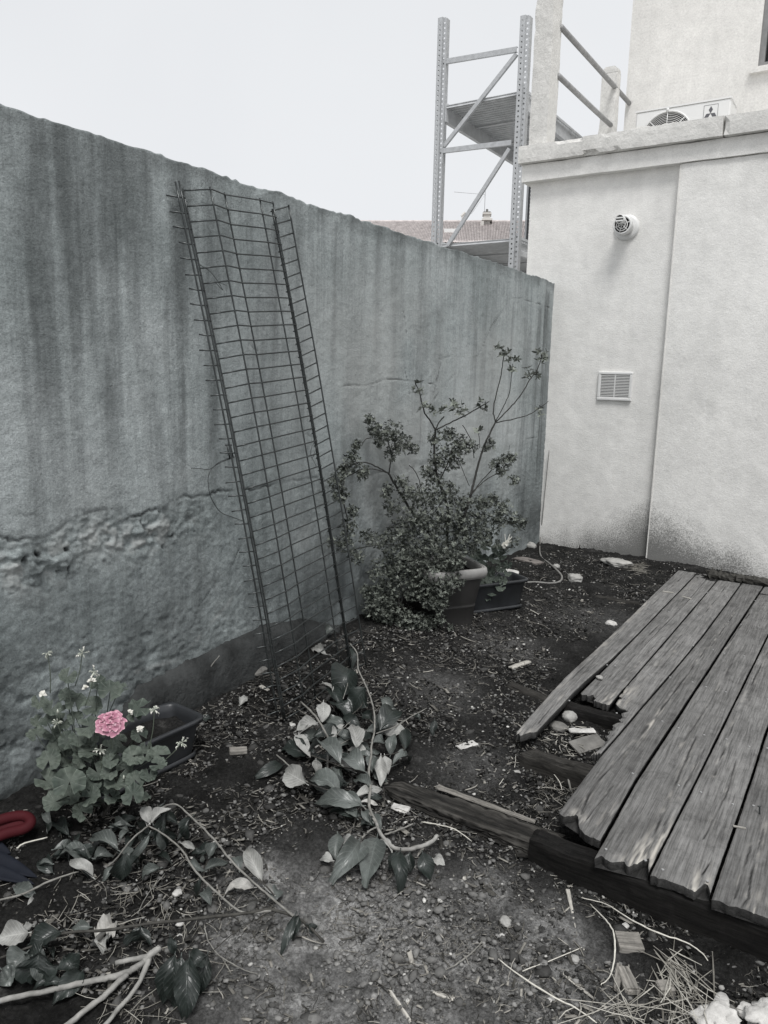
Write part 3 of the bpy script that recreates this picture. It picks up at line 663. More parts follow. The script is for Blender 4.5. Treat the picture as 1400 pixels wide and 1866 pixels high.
def text_mesh(name, body, w, h):
    cu = bpy.data.curves.new(name, 'FONT'); cu.body = body; cu.size = 1; cu.extrude = .002; cu.offset = .012; cu.resolution_u = 2
    to = bpy.data.objects.new(name, cu); COL.objects.link(to); bpy.context.view_layer.update()
    me = bpy.data.meshes.new_from_object(to.evaluated_get(bpy.context.evaluated_depsgraph_get())); bpy.data.objects.remove(to)
    v = np.array([q.co[:] for q in me.vertices]); lo, hi = v.min(0), v.max(0)
    v = np.stack([(v[:, 0]-lo[0])/(hi[0]-lo[0])*w-w/2, np.where(v[:, 2] > 0, -.0012, 0), (v[:, 1]-lo[1])/(hi[1]-lo[1])*h], 1)
    me.vertices.foreach_set('co', v.astype(np.float32).ravel()); me.update(); me.name = name; return me
def build_ac():
    YF = 8.12; A = hit(1160, 205, 1, YF); B = hit(1333, 178, 1, YF); x0, x1 = float(A[0]), float(B[0]); zt = float(A[2]+B[2])/2
    o = np.array([x0, YF, zt-.60]); H = .60; Wd = x1-x0
    t = thing('air_conditioner', 'white outdoor air conditioner unit half hidden behind the chipped coping', 'air conditioner', tuple(o))
    # casing with a round opening in its front
    fcx = float(hit(1215, 235, 1, YF)[0])-x0; R = .235; fcz = float(hit(1215, 204, 1, YF)[2])-o[2]-R
    mm = MB(); N = 48; ring = [(fcx+R*math.cos(2*math.pi*k/N), fcz+R*math.sin(2*math.pi*k/N)) for k in range(N)]
    def rim(k):
        c, s = math.cos(2*math.pi*k/N), math.sin(2*math.pi*k/N); lim = []
        if c > 1e-6: lim.append((Wd-.012-fcx)/c)
        if c < -1e-6: lim.append((.012-fcx)/c)
        if s > 1e-6: lim.append((H-.012-fcz)/s)
        if s < -1e-6: lim.append((.012-fcz)/s)
        q = min(lim); return (fcx+q*c, fcz+q*s)
    out = [rim(k) for k in range(N)]
    for c in ((.012, .012), (Wd-.012, .012), (.012, H-.012), (Wd-.012, H-.012)):
        j = min(range(N), key=lambda k: math.hypot(out[k][0]-c[0], out[k][1]-c[1])); out[j] = c
    mm.add([(x, 0, z) for x, z in ring]+[(x, 0, z) for x, z in out], [(k, (k+1) % N, (k+1) % N+N, k+N) for k in range(N)])
    mm.add([(x, 0, z) for x, z in ring]+[(x, .05, z) for x, z in ring], [(k, k+N, (k+1) % N+N, (k+1) % N) for k in range(N)])
    D_ = .32
    mm.add([(.012, 0, .012), (Wd-.012, 0, .012), (Wd-.012, 0, H-.012), (.012, 0, H-.012), (0, .012, 0), (Wd, .012, 0), (Wd, .012, H), (0, .012, H)], [(0, 4, 5, 1), (1, 5, 6, 2), (2, 6, 7, 3), (3, 7, 4, 0)])
    mm.add([(0, .012, 0), (Wd, .012, 0), (Wd, .012, H), (0, .012, H), (0, D_, 0), (Wd, D_, 0), (Wd, D_, H), (0, D_, H)], [(0, 4, 5, 1), (1, 5, 6, 2), (3, 7, 4, 0), (4, 7, 6, 5)])
    newobj('casing', mm.mesh('casing'), M['ac'], t)
    mm = MB().box(-.006, Wd+.006, -.006, D_+.006, H-.002, H+.012); newobj('lid', mm.mesh('lid'), M['ac'], t)
    mm = MB(); mm.tube([(fcx, .055, fcz), (fcx, .06, fcz)], R*.99, 40); newobj('fan_housing', mm.mesh('fan_housing'), M['black'], t)
    g = MB()
    for r in np.linspace(.04, R*.94, 13): g.tube([(fcx+r*math.cos(a), -.012+.01*(r/R)**2, fcz+r*math.sin(a)) for a in np.linspace(0, 2*math.pi, 41)], .0026, 4, False)
    g.tube([(fcx+(R+.004)*math.cos(a), -.006, fcz+(R+.004)*math.sin(a)) for a in np.linspace(0, 2*math.pi, 49)], .010, 6, False)
    for k in range(8):
        a = math.pi/2+k*math.pi/4; g.tube([(fcx+.03*math.cos(a), -.016, fcz+.03*math.sin(a)), (fcx+(R+.012)*math.cos(a), -.008, fcz+(R+.012)*math.sin(a))], .0045, 5)
    g.box(fcx-.012, fcx+.012, -.02, .002, fcz+R, fcz+R+.03)
    newobj('fan_grille', g.mesh('fan_grille', True), M['plastic_white'], t)
    f = MB()
    for k in range(3):
        a0 = k*2*math.pi/3+.4; f.add([(fcx+rr*math.cos(a0+da), .02+.03*dd, fcz+rr*math.sin(a0+da)) for rr, da, dd in ((.04, 0, 0), (.21, .1, 0), (.21, .9, 1), (.04, .9, 1))], [(0, 1, 2, 3)])
    newobj('fan_blade', f.mesh('fan_blade'), M['pot'], t)
    # maker's badge: frame, three diamonds, two lines of lettering
    b0 = float(hit(1283, 200, 1, YF)[0])-x0; b1 = float(hit(1309, 200, 1, YF)[0])-x0; bz1 = H-.035; bw = b1-b0; bz0 = bz1-bw*1.42; cx = (b0+b1)/2
    bd = MB().box(b0, b1, -.002, .001, bz0, bz1); badge = newobj('badge', bd.mesh('badge'), M['ac'], t)
    e = MB(); w = .003
    e.box(b0, b1, -.0035, -.0015, bz1-w, bz1); e.box(b0, b0+w, -.0035, -.0015, bz0, bz1-w); e.box(b1-w, b1, -.0035, -.0015, bz0, bz1-w); e.box(b0+w, b1-w, -.0035, -.0015, bz0, bz0+w)
    newobj('badge_frame', e.mesh('badge_frame'), M['logo'], badge)
    cz = bz1-bw*.60; s = bw*.40
    for k, a in enumerate((90, 210, 330)):
        a = rad(a); d1 = np.array([math.cos(a+rad(30)), math.sin(a+rad(30))])*s*.72; d2 = np.array([math.cos(a-rad(30)), math.sin(a-rad(30))])*s*.72
        c0 = np.array([cx, cz]); P = [c0, c0+d1, c0+d1+d2, c0+d2]; dm = MB(); dm.add([(x, -.004, z) for x, z in P]+[(x, -.002, z) for x, z in P], [(3, 2, 1, 0), (0, 1, 5, 4), (1, 2, 6, 5), (2, 3, 7, 6), (3, 0, 4, 7)])
        newobj('diamond', dm.mesh('diamond'), M['logo'], badge)
    for s_, z in (('MITSUBISHI', bz0+bw*.20), ('ELECTRIC', bz0+bw*.04)):
        tm = text_mesh('lettering', s_, bw*.86, bw*.13); tm.transform(Matrix.Translation((cx, -.0025, z))); newobj('lettering', tm, M['logo'], badge)
    h = MB().box(Wd+.001, Wd+.02, .10, .24, H-.17, H-.12); newobj('handle', h.mesh('handle'), M['logo'], t)
    vb = MB().box(Wd+.001, Wd+.012, .02, .26, .05, H-.19); newobj('valve_cover', vb.mesh('valve_cover'), M['ac'], t)
    l = MB().box(Wd*.78, Wd*.782, -.001, .0005, .02, H-.02); newobj('panel_seam', l.mesh('panel_seam'), M['logo_plate'], t)
    for x in (.1, Wd-.14):
        ft = MB().box(x, x+.05, -.02, D_+.02, -.08, 0); newobj('foot', ft.mesh('foot'), M['rail'], t)
build_ac()

def build_flue():
    C = hit(1143, 415, 1, YB); x, z = float(C[0]), float(C[2]); o = np.array([x, YB, z]); t = thing('flue_terminal', 'round white boiler flue terminal sticking out of the pale wall', 'flue', tuple(o))
    m_ = MB(); N = 32
    def ringtube(m_, prof, cx=0, cz=0, n=N):
        v = [(cx+r*math.cos(2*math.pi*k/n), y, cz+r*math.sin(2*math.pi*k/n)) for r, y in prof for k in range(n)]
        m_.add(v, [(i*n+k, i*n+(k+1) % n, (i+1)*n+(k+1) % n, (i+1)*n+k) for i in range(len(prof)-1) for k in range(n)])
    ringtube(m_, [(.108, .01), (.108, -.012), (.100, -.022), (.085, -.026), (.06, -.026)]); newobj('wall_flange', m_.mesh('wall_flange', True), M['plastic_white'], t)
    m_ = MB(); ringtube(m_, [(.064, -.02), (.064, -.10), (.080, -.105), (.082, -.15), (.078, -.158), (.066, -.16), (.064, -.145)]); newobj('outer_pipe', m_.mesh('outer_pipe', True), M['plastic_white'], t)
    m_ = MB(); ringtube(m_, [(.064, -.145), (.001, -.145)]); newobj('dark_inside', m_.mesh('dark_inside'), M['black'], t)
    g = MB()
    for r in (.028, .046): g.tube([(r*math.cos(a), -.158, r*math.sin(a)-.004) for a in np.linspace(0, 2*math.pi, 33)], .005, 5, False)
    for a in range(6): g.tube([(0, -.158, 0), (.065*math.cos(a*math.pi/3+.3), -.158, .065*math.sin(a*math.pi/3+.3))], .004, 5)
    newobj('grille', g.mesh('grille', True), M['plastic_white'], t)
    m_ = MB(); ringtube(m_, [(.036, -.14), (.036, -.225), (.033, -.228), (.031, -.215)], -.004, .035, 24); inn = newobj('inner_pipe', m_.mesh('inner_pipe', True), M['plastic_white'], t)
    m_ = MB(); ringtube(m_, [(.032, -.213), (.001, -.213)], -.004, .035, 24); newobj('opening', m_.mesh('opening'), M['black'], inn)
    for dz in (-.014, .010):
        w_ = math.sqrt(.032**2-dz*dz)-.001; b = MB().box(-.004-w_, -.004+w_, -.227, -.215, .035+dz-.006, .035+dz+.006); newobj('slat', b.mesh('slat'), M['plastic_white'], inn)
build_flue()
[setattr(q, 'scale', (.92, .95, .92)) for q in SC.objects if q.name == 'flue_terminal']
def build_vent():
    A = hit(1091, 677, 1, YB-.01); B = hit(1150, 731, 1, YB-.01); x0, x1 = float(A[0])+.004, float(B[0]); z1, z0 = float(A[2]), float(B[2]); o = np.array([(x0+x1)/2, YB, z0])
    t = thing('wall_vent', 'square white slatted ventilation grille low on the pale wall', 'vent', tuple(o)); w = (x1-x0)/2; h = z1-z0; b = .024
    f = MB()
    for q in ((-w, w, -.022, .004, 0, b), (-w, w, -.022, .004, h-b, h), (-w, -w+b, -.022, .004, b, h-b), (w-b, w, -.022, .004, b, h-b)): f.box(*q)
    fo = newobj('frame', f.mesh('frame'), M['plastic_white'], t); bv = fo.modifiers.new('bevel', 'BEVEL'); bv.width = .006; bv.segments = 3
    newobj('backing', MB().box(-w+b, w-b, -.004, .003, b, h-b).mesh('backing'), M['black'], t)
    n = 15; p = (h-2*b)/n; sl = MB().prism([(0, 0), (0, 0), (0, 0)], 0, 1) if False else None
    me = MB(); me.add([(-w+b, -.018, 0), (w-b, -.018, 0), (w-b, -.018, p*.50), (-w+b, -.018, p*.50), (-w+b, -.008, 0), (w-b, -.008, 0), (w-b, -.008, p*.60), (-w+b, -.008, p*.60)], [(0, 1, 2, 3), (4, 7, 6, 5), (3, 2, 6, 7), (0, 4, 5, 1), (0, 3, 7, 4), (1, 5, 6, 2)]); me = me.mesh('slat')
    for k in range(n):
        s = newobj('slat', me, M['plastic_white'], t); s.location = (0, 0, b+k*p+.001)
    r = MB().box(-.004, .004, -.0195, -.004, b, h-b); newobj('centre_rib', r.mesh('centre_rib'), M['plastic_white'], t)
build_vent()

# ================================================================ THE DECK
DZ = .02; TH = .030
DO = np.array([2.0, 4.0, 0.0])
def splinters(u, k=0, n=26):
    f_ = np.asarray(u)*n; i = np.floor(f_).astype(np.int64); w = f_-i; a = _h(i, i*0+k, i*0, 77)*.5+.5; b = _h(i+1, i*0+k, i*0, 77)*.5+.5
    return (a*(1-w)+b*w)**1.5*(.6+.4*noise(np.asarray(u)*n*3, k))
def plank(pt, xl, xr, y0, y1, label=None, cracks=(), splint=(), endf=None, zoff=None, seed=0, nx=26, dy=.02, tilt=0.0, parent=None, far=None, notch=None):
    """one board: xl, xr functions of y; endf(u) gives the jagged near end, splint = pale broken patches"""
    ny = int((y1-y0)/dy)+1; U, Vv = np.meshgrid(np.linspace(0, 1, nx), np.linspace(0, 1, ny)**1.15, indexing='ij')
    e0 = (endf(U) if endf else .004*noise(U*6, seed, 0, 3)); e1 = (far(U) if far else .01*noise(U*5, seed, 1, 3))
    Y = (y0+e0)+((y1+e1)-(y0+e0))*Vv
    L = np.interp(Y, *xl)+.0009*fbm(Y*3, seed, 0, 3, 3)+.0006*noise(Y*60, seed, 0, 8); R = np.interp(Y, *xr)+.0009*fbm(Y*3, seed+9, 0, 3, 4)+.0006*noise(Y*60, seed, 5, 9)
    if notch: L, R = notch(L, R, Y)
    X = L+(R-L)*U
    Z = DZ+np.zeros_like(X)+.0005*fbm(X*3, Y*1.2, seed, 2, 6)+.0004*noise(X*260, Y*4, seed, 7)
    edge = np.minimum(U, 1-U)*(R-L); Z -= .003*np.clip(1-edge/.006, 0, 1)**2
    Z -= .002*np.clip(1-(Y-y0-e0)/.006, 0, 1)**2
    tone = np.ones_like(X); tone += .16*np.clip(1-edge/.006, 0, 1)*noise(Y*13, U*9, seed, 5)
    for pts, w in cracks:
        q = jag(pts, 14, .0016, seed+len(pts)); d = seg_dist(X, Y, q)/.85; br = np.clip(.5+.9*noise(X*30, Y*9, seed, 31), 0, 1)
        e = np.exp(-(d/w)**2)*br; Z -= .003*e; tone -= .9*e
        e2 = np.exp(-(d/(w*3.2))**2)*np.clip(noise(X*80, Y*26, seed, 44)-.1, 0, 1); tone += .55*e2*(e < .2)
    for cx, cy, rx, ry, a in splint:
        s = np.exp(-((X-cx)/rx)**2-((Y-cy)/ry)**2); nn = fbm(X*120, Y*14, seed, 3, 17)
        tone += a*s*np.clip(.4+nn, 0, 1.2); Z -= .004*s*np.clip(.5+nn, 0, 1.5)
    if zoff is not None: Z += zoff(X, Y)
    v = np.stack([X, Y, Z], -1).reshape(-1, 3); f = grid_faces(nx, ny)[:, ::-1][:, [0, 1, 2, 3]]
    f = grid_faces(nx, ny)
    nb = len(v); vb = v.copy(); vb[:, 2] -= TH; vb[:, 1] += .006*np.clip(1-(vb[:, 1]-y0)/.15, 0, 1)*(.7+.3*noise(v[:, 0]*70, seed, 2)); vb[:, 2] += .002*noise(v[:, 0]*50, v[:, 1]*50, 2)
    idx = np.arange(nx*ny).reshape(nx, ny)
    loop = np.concatenate([idx[:-1, 0], idx[-1, :-1], idx[::-1, -1][:-1], idx[0, ::-1][:-1]])
    lt = 2*nb+np.arange(len(loop)); side = np.stack([lt, loop+nb, np.roll(loop, -1)+nb, np.roll(lt, -1)], 1)
    bot = np.array([[idx[0, j]+nb, idx[0, j+1]+nb, idx[-1, j+1]+nb, idx[-1, j]+nb] for j in range(ny-1)])
    # a separate side ring: ends and flanks toned dark, shade painted into them
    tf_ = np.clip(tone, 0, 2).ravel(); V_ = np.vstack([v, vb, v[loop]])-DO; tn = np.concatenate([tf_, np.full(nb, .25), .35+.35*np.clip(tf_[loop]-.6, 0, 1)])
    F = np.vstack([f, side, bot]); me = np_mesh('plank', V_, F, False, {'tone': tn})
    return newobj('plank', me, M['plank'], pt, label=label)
def build_deck():
    t = thing('wooden_deck', 'weathered grey plank deck with broken near end and dark front beam', 'deck', tuple(DO))
    FAR = 6.08
    c = lambda px, py: tuple(hit(px, py, 2, DZ)[:2])
    # gaps between the boards, measured on the deck
    gL = ([2.8, 3.5, 4.1, FAR], [1.283, 1.268, 1.276, 1.280]); g1 = ([2.8, 3.0, 3.83, 4.4, FAR], [1.357, 1.362, 1.392, 1.404, 1.419]); g2 = ([2.7, 3.285, 4.1, FAR], [1.535, 1.545, 1.562, 1.588])
    g3 = ([2.1, 2.78, 3.9, 4.54, FAR], [1.645, 1.652, 1.702, 1.727, 1.752]); g4 = ([2.1, 2.7, 4.48, FAR], [1.828, 1.822, 1.863, 1.902]); g5 = ([2.1, 2.86, 4.8, FAR], [1.992, 2.010, 2.047, 2.070]); g6 = ([2.1, 2.95, 3.44, FAR], [2.168, 2.181, 2.185, 2.235])
    def off(g, d): return (g[0], [x+d for x in g[1]])
    J = .0050
    # leftmost board: loose, its near end sunk onto the soil
    def sink(X, Y): return -.030*np.clip((3.3-Y)/.6, 0, 1)**1.4+.012*np.exp(-((Y-3.5)/.3)**2)*(X > 1.34)
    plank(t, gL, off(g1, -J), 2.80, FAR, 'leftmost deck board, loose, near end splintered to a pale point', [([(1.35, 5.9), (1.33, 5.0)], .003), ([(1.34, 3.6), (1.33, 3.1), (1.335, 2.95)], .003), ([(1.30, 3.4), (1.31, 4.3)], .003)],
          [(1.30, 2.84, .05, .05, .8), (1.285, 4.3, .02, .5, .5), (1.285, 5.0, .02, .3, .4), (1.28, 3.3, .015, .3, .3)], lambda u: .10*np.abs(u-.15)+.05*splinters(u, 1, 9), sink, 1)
    # second board: broken off short over the hole, split down its length
    xm = ([3.2, 4.0, 5.2, FAR], [1.462, 1.477, 1.51, 1.515])
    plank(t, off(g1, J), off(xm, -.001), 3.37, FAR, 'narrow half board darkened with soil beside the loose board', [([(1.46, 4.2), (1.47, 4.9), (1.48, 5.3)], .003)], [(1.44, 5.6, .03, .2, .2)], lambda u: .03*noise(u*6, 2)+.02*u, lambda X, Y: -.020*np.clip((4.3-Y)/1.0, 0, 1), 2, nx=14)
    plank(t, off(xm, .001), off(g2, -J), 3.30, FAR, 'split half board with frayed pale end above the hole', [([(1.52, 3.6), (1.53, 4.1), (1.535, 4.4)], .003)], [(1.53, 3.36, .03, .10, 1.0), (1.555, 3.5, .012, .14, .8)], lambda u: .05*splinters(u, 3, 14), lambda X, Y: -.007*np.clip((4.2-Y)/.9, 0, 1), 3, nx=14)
    # third board: a bite broken out of its left edge
    def bite(L, R, Y): return L+.062*np.clip((3.32-Y)/.05, 0, 1)+.02*np.clip((3.5-Y)/.12, 0, 1)+(.012*noise(Y*40, 1)+.006*noise(Y*130, 2))*np.clip((3.6-Y)/.2, 0, 1), R
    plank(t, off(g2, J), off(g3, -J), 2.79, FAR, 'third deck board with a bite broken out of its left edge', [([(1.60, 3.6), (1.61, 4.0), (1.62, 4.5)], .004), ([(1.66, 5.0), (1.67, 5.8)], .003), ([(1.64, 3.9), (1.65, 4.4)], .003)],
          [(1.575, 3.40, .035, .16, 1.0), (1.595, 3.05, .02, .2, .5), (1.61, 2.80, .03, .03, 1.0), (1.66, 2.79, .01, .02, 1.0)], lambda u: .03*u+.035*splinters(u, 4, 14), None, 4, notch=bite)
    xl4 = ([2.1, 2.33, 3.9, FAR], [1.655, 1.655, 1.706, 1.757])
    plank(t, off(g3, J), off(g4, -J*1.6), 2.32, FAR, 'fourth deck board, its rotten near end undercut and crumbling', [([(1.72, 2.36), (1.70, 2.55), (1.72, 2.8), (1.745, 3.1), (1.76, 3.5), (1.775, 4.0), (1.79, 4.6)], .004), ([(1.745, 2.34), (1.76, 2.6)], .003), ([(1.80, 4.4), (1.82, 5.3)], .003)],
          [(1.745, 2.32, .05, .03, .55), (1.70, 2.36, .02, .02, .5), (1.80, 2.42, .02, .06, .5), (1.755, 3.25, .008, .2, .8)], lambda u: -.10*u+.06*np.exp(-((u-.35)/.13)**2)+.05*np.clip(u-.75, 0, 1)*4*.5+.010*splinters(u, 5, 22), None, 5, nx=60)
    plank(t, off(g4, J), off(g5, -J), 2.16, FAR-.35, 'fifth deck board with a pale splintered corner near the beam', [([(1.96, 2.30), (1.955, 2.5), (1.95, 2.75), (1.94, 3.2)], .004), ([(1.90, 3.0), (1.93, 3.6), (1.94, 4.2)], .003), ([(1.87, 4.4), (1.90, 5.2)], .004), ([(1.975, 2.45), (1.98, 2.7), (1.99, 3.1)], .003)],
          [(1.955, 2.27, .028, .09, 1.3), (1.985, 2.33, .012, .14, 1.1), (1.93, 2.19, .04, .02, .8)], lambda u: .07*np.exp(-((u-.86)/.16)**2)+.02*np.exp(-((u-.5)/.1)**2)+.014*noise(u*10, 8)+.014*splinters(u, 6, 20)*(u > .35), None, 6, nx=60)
    # its rotted far end is closed by a short patched piece
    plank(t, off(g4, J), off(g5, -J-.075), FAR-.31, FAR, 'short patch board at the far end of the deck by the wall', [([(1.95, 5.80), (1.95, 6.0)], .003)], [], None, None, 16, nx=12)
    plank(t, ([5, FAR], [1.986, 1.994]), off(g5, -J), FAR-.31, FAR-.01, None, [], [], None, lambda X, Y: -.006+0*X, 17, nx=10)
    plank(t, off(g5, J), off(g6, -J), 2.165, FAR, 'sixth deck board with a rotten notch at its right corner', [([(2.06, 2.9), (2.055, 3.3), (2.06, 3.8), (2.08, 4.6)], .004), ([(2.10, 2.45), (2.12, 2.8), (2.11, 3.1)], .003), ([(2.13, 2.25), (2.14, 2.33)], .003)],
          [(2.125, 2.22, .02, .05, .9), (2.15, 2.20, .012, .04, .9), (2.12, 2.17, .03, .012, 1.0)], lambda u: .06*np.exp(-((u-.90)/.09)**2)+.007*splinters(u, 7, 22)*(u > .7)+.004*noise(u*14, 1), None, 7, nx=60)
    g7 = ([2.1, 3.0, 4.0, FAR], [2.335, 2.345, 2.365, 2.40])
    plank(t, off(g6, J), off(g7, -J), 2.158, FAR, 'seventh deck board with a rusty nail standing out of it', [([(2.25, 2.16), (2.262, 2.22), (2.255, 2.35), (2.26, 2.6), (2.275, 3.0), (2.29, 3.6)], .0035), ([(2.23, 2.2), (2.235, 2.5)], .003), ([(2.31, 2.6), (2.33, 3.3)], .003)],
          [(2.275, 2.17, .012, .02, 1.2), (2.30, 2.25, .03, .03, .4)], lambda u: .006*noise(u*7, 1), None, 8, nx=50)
    for i in range(9):
        ga = ([2.1, FAR], [2.335+.17*i, 2.40+.17*i]); gb = ([2.1, FAR], [2.335+.17*(i+1), 2.40+.17*(i+1)])
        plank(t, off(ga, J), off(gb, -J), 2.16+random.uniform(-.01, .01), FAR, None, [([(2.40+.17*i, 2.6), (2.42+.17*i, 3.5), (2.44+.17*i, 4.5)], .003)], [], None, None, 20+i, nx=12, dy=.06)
    # joists across, front beam
    def timber(name, x0, x1, y0, y1, z0, z1, mat, label=None, chip=.02, seed=0, taper=None, amp=.005, bend=None, step=.02):
        v, f = rough_box(x0, x1, y0, y1, z0, z1, step=step, amp=amp, freq=14, chip=chip, seed=seed, cap=110)
        if taper is not None: v = taper(v)
        mm = MB(); mm.add(v-DO, f); return newobj(name, mm.mesh(name), M[mat], t, label=label)
    zt = DZ-TH-.003
    def bt(v):                                         # the bare, rotten outer end of the front beam dips into the soil
        k = np.clip((1.62-v[:, 0])/.45, 0, 1); v[:, 2] -= k*.03*(v[:, 2] > -.08)+.012*k
        v[:, 2] += np.where(v[:, 2] > -.06, (.012*fbm(v[:, 0]*16, v[:, 1]*60, 0, 3, 5)-.008)*np.clip((1.95-v[:, 0])/.5, 0, 1), 0)
        v[:, 1] += k*(-.02*noise(v[:, 0]*9, v[:, 2]*30, 0, 4))+np.clip((1.75-v[:, 0])/.4, 0, 1)*.03
        return v
    timber('front_beam', 1.60, 4.2, 2.168, 2.25, -.15, zt-.002, 'beam', 'dark wet front beam of the deck', .012, 3, bt, .004, step=.016)
    timber('joist', 1.33, 4.0, 3.235, 3.31, -.12, zt, 'beam', 'joist bridging the hole in the deck', .01, 6)
    timber('joist', 1.345, 4.0, 2.70, 2.785, -.14, zt-.002, 'rotten', 'short rotten joist in the hole, pale and crumbling on top', .03, 7, lambda v: np.c_[v[:, 0], v[:, 1]+.05*(1.65-v[:, 0])*(v[:, 0] < 1.65), v[:, 2]+np.where(v[:, 2] > -.06, -.022*np.clip((1.62-v[:, 0])/.3, 0, 1)+.012*fbm(v[:, 0]*20, v[:, 1]*30, 0, 3, 8), 0)], step=.012)
    for y in (3.75, 4.3, 4.9, 5.5): timber('joist', 1.30, 4.0, y, y+.07, -.12, zt, 'beam', None, .005, 9, step=.08)
    # nail heads in pairs over each joist
    nm = MB().tube([(0, 0, 0), (0, 0, .0025)], .0045, 8).mesh('nail_head'); nm.materials.append(M['rail'])
    xs = [1.30, 1.38, 1.43, 1.55, 1.60, 1.69, 1.70, 1.79, 1.86, 1.96, 2.03, 2.14, 2.20, 2.30]
    for y in (2.21, 2.74, 3.24, 3.78, 4.33, 4.93, 5.53):
        for x in xs:
            if (y < 3.2 and x < 1.66) or (y < 2.5 and x < 1.8) or random.random() < .25: continue
            n_ = newobj('nail_head', nm, None, t); n_.location = Vector((x+random.uniform(-.012, .012)+.02*(y-2.2)/2, y+random.uniform(-.02, .02), DZ+.0005))-Vector(DO)
    P = c(1385, 1484); nl = MB().tube([(P[0], P[1], DZ), (P[0]-.004, P[1]+.004, DZ+.025)], .0025, 6).tube([(P[0]-.004, P[1]+.004, DZ+.025), (P[0]-.005, P[1]+.005, DZ+.028)], .006, 8); newobj('nail', nl.mesh('nail', origin=DO), M['wire'], t, label='bent rusty nail standing up from the seventh board')
    return t
DECK = build_deck()

# ================================================================ WIRE MESH
def build_mesh():
    # left edge and right edge of the main sheet at top and foot
    TL, TR = np.array(hit(333, 343, 0, .03)), np.array(hit(497, 367, 0, .03))
    BL, BR = G(521, 1312, 0.0), G(641, 1222, .0)
    BL[2] -= .01
    o = BL.copy()
    t = thing('wire_mesh_panel', 'long dark folded wire mesh panel leaning against the garden wall', 'mesh panel', tuple(o))
    us = [(336-328)/1.0, 0, 29/161, 64/161, 131/161, 1]
    nrm_t = np.array([1., 0, 0])                        # sheet bows out from the wall between its long edges
    def pt(u, s, dn=0.0):
        a = TL+(TR-TL)*u; b = BL+(BR-BL)*u; P = b+(a-b)*s
        x = P+np.array([1, .1, .3])*(.018*math.sin(math.pi*s)+dn)
        return x
    ubot = {'b': 0}
    U = [0.0, .19, .40, .81, 1.0]
    prof = [0.0, .035, .012, .010, .0]                  # the crease a fifth of the way across
    def P(u, s):
        d = np.interp(u, U, prof)*(.8+.4*s)
        return pt(u, s, d)
    wr = .0032
    for u in U:
        n = 24; mm = MB().tube([P(u, s)+np.array([0, .0004, 0])*math.sin(9*s+u*7) for s in np.linspace(0, 1.0, n)], wr*1.15, 6); newobj('long_wire', mm.mesh('long_wire', True, o), M['wire'], t)
    # flange folded back along the left edge, with free wire ends
    FL = lambda s: P(0, s)+np.array([-.012-.012*(1-s), -.020, 0.0]); FE = lambda s: P(0, s)+np.array([-.030-.006*(1-s), -.060, 0.0])
    for k, ff in enumerate((FL, lambda s: P(0, s)+np.array([-.004, -.009, .004]))):
        mm = MB().tube([ff(s) for s in np.linspace(0.0, 1.01, 24)], wr*1.2, 6); newobj('long_wire', mm.mesh('long_wire', True, o), M['wire'], t)
    nc = 38
    for k in range(nc):
        s = 1-.004-k*(.988/(nc-1)); mm = MB()
        mm.tube([P(u, s)+np.array([.004, 0, 0]) for u in np.linspace(0, 1, 11)], wr, 5)
        newobj('cross_wire', mm.mesh('cross_wire', True, o), M['wire'], t)
        if k < nc-1:
            s2 = s-.012; q = P(0, s2); mm = MB().tube([q+np.array([.003, 0, 0]), FL(s2), FE(s2)+np.array([0, random.uniform(-.008, .01), random.uniform(-.004, .004)])], wr, 5); newobj('wire_end', mm.mesh('wire_end', True, o), M['wire'], t)
    # loose twist of tie wire on the left edge
    Q = P(0, .87); mm = MB().tube(smooth_path([Q, Q+np.array([.02, .05, -.03]), Q+np.array([.03, .10, -.09]), Q+np.array([.015, .075, -.06]), Q+np.array([.03, .12, -.07])]), .0013, 4); newobj('tie_wire', mm.mesh('tie_wire', True, o), M['wire'], t)
    # second, narrow strip tied along the right edge
    TR2, BR2 = np.array(hit(526, 373, 0, .015)), G(668, 1218, 0.0)
    o2 = P(1, 0)
    t2 = thing('narrow_mesh_strip', 'narrow ladder-like strip of wire mesh tied along the right edge of the big panel', 'mesh strip', tuple(o2))
    EDGE = lambda s: P(1, s)+np.array([-.012, .010, -.03])
    OUT = lambda s: BR2+(TR2-BR2)*s+np.array([1, .1, .3])*(.012*math.sin(math.pi*s))
    for k, ff in enumerate((EDGE, lambda s: EDGE(s)+np.array([.007, -.006, 0]), OUT)):
        mm = MB().tube([ff(s)+np.array([0, .0009*math.sin(17*s+k), 0]) for s in np.linspace(0, 1, 30)], wr*1.25, 6); newobj('long_wire', mm.mesh('long_wire', True, o2), M['wire'], t2)
    for k in range(nc):
        s = 1-.003-k*(.985/(nc-1)); a, b = EDGE(s), OUT(s); mm = MB().tube([a+(a-b)*.10, a, b], wr, 5); newobj('cross_wire', mm.mesh('cross_wire', True, o2), M['wire'], t2)
        if k % 3 == 1: mm = MB().tube([a+np.array([.006*math.cos(q), .006*math.sin(q), .003*q/6]) for q in np.linspace(0, 9, 14)], .0015, 4); newobj('tie_wire', mm.mesh('tie_wire', True, o2), M['wire'], t2)
    Q = P(1, .525); mm = MB().tube(smooth_path([Q+np.array([.01, 0, 0]), Q+np.array([.02, -.06, -.06]), Q+np.array([.02, -.05, -.10]), Q+np.array([.01, .0, -.04])]), .0015, 4).tube([Q+np.array([.02, -.05, -.10]), Q+np.array([.01, .0, -.15])], .0015, 4); newobj('tie_wire', mm.mesh('tie_wire', True, o2), M['wire'], t2)
    # the old hook and cable on the wall beside it
    def wp(px, py, x=.012): return hit(px, py, 0, x)
    c = thing('wall_cable', 'thin loose cable curving down the wall left of the wire mesh', 'cable', tuple(wp(412, 835)))
    oc = wp(412, 835)
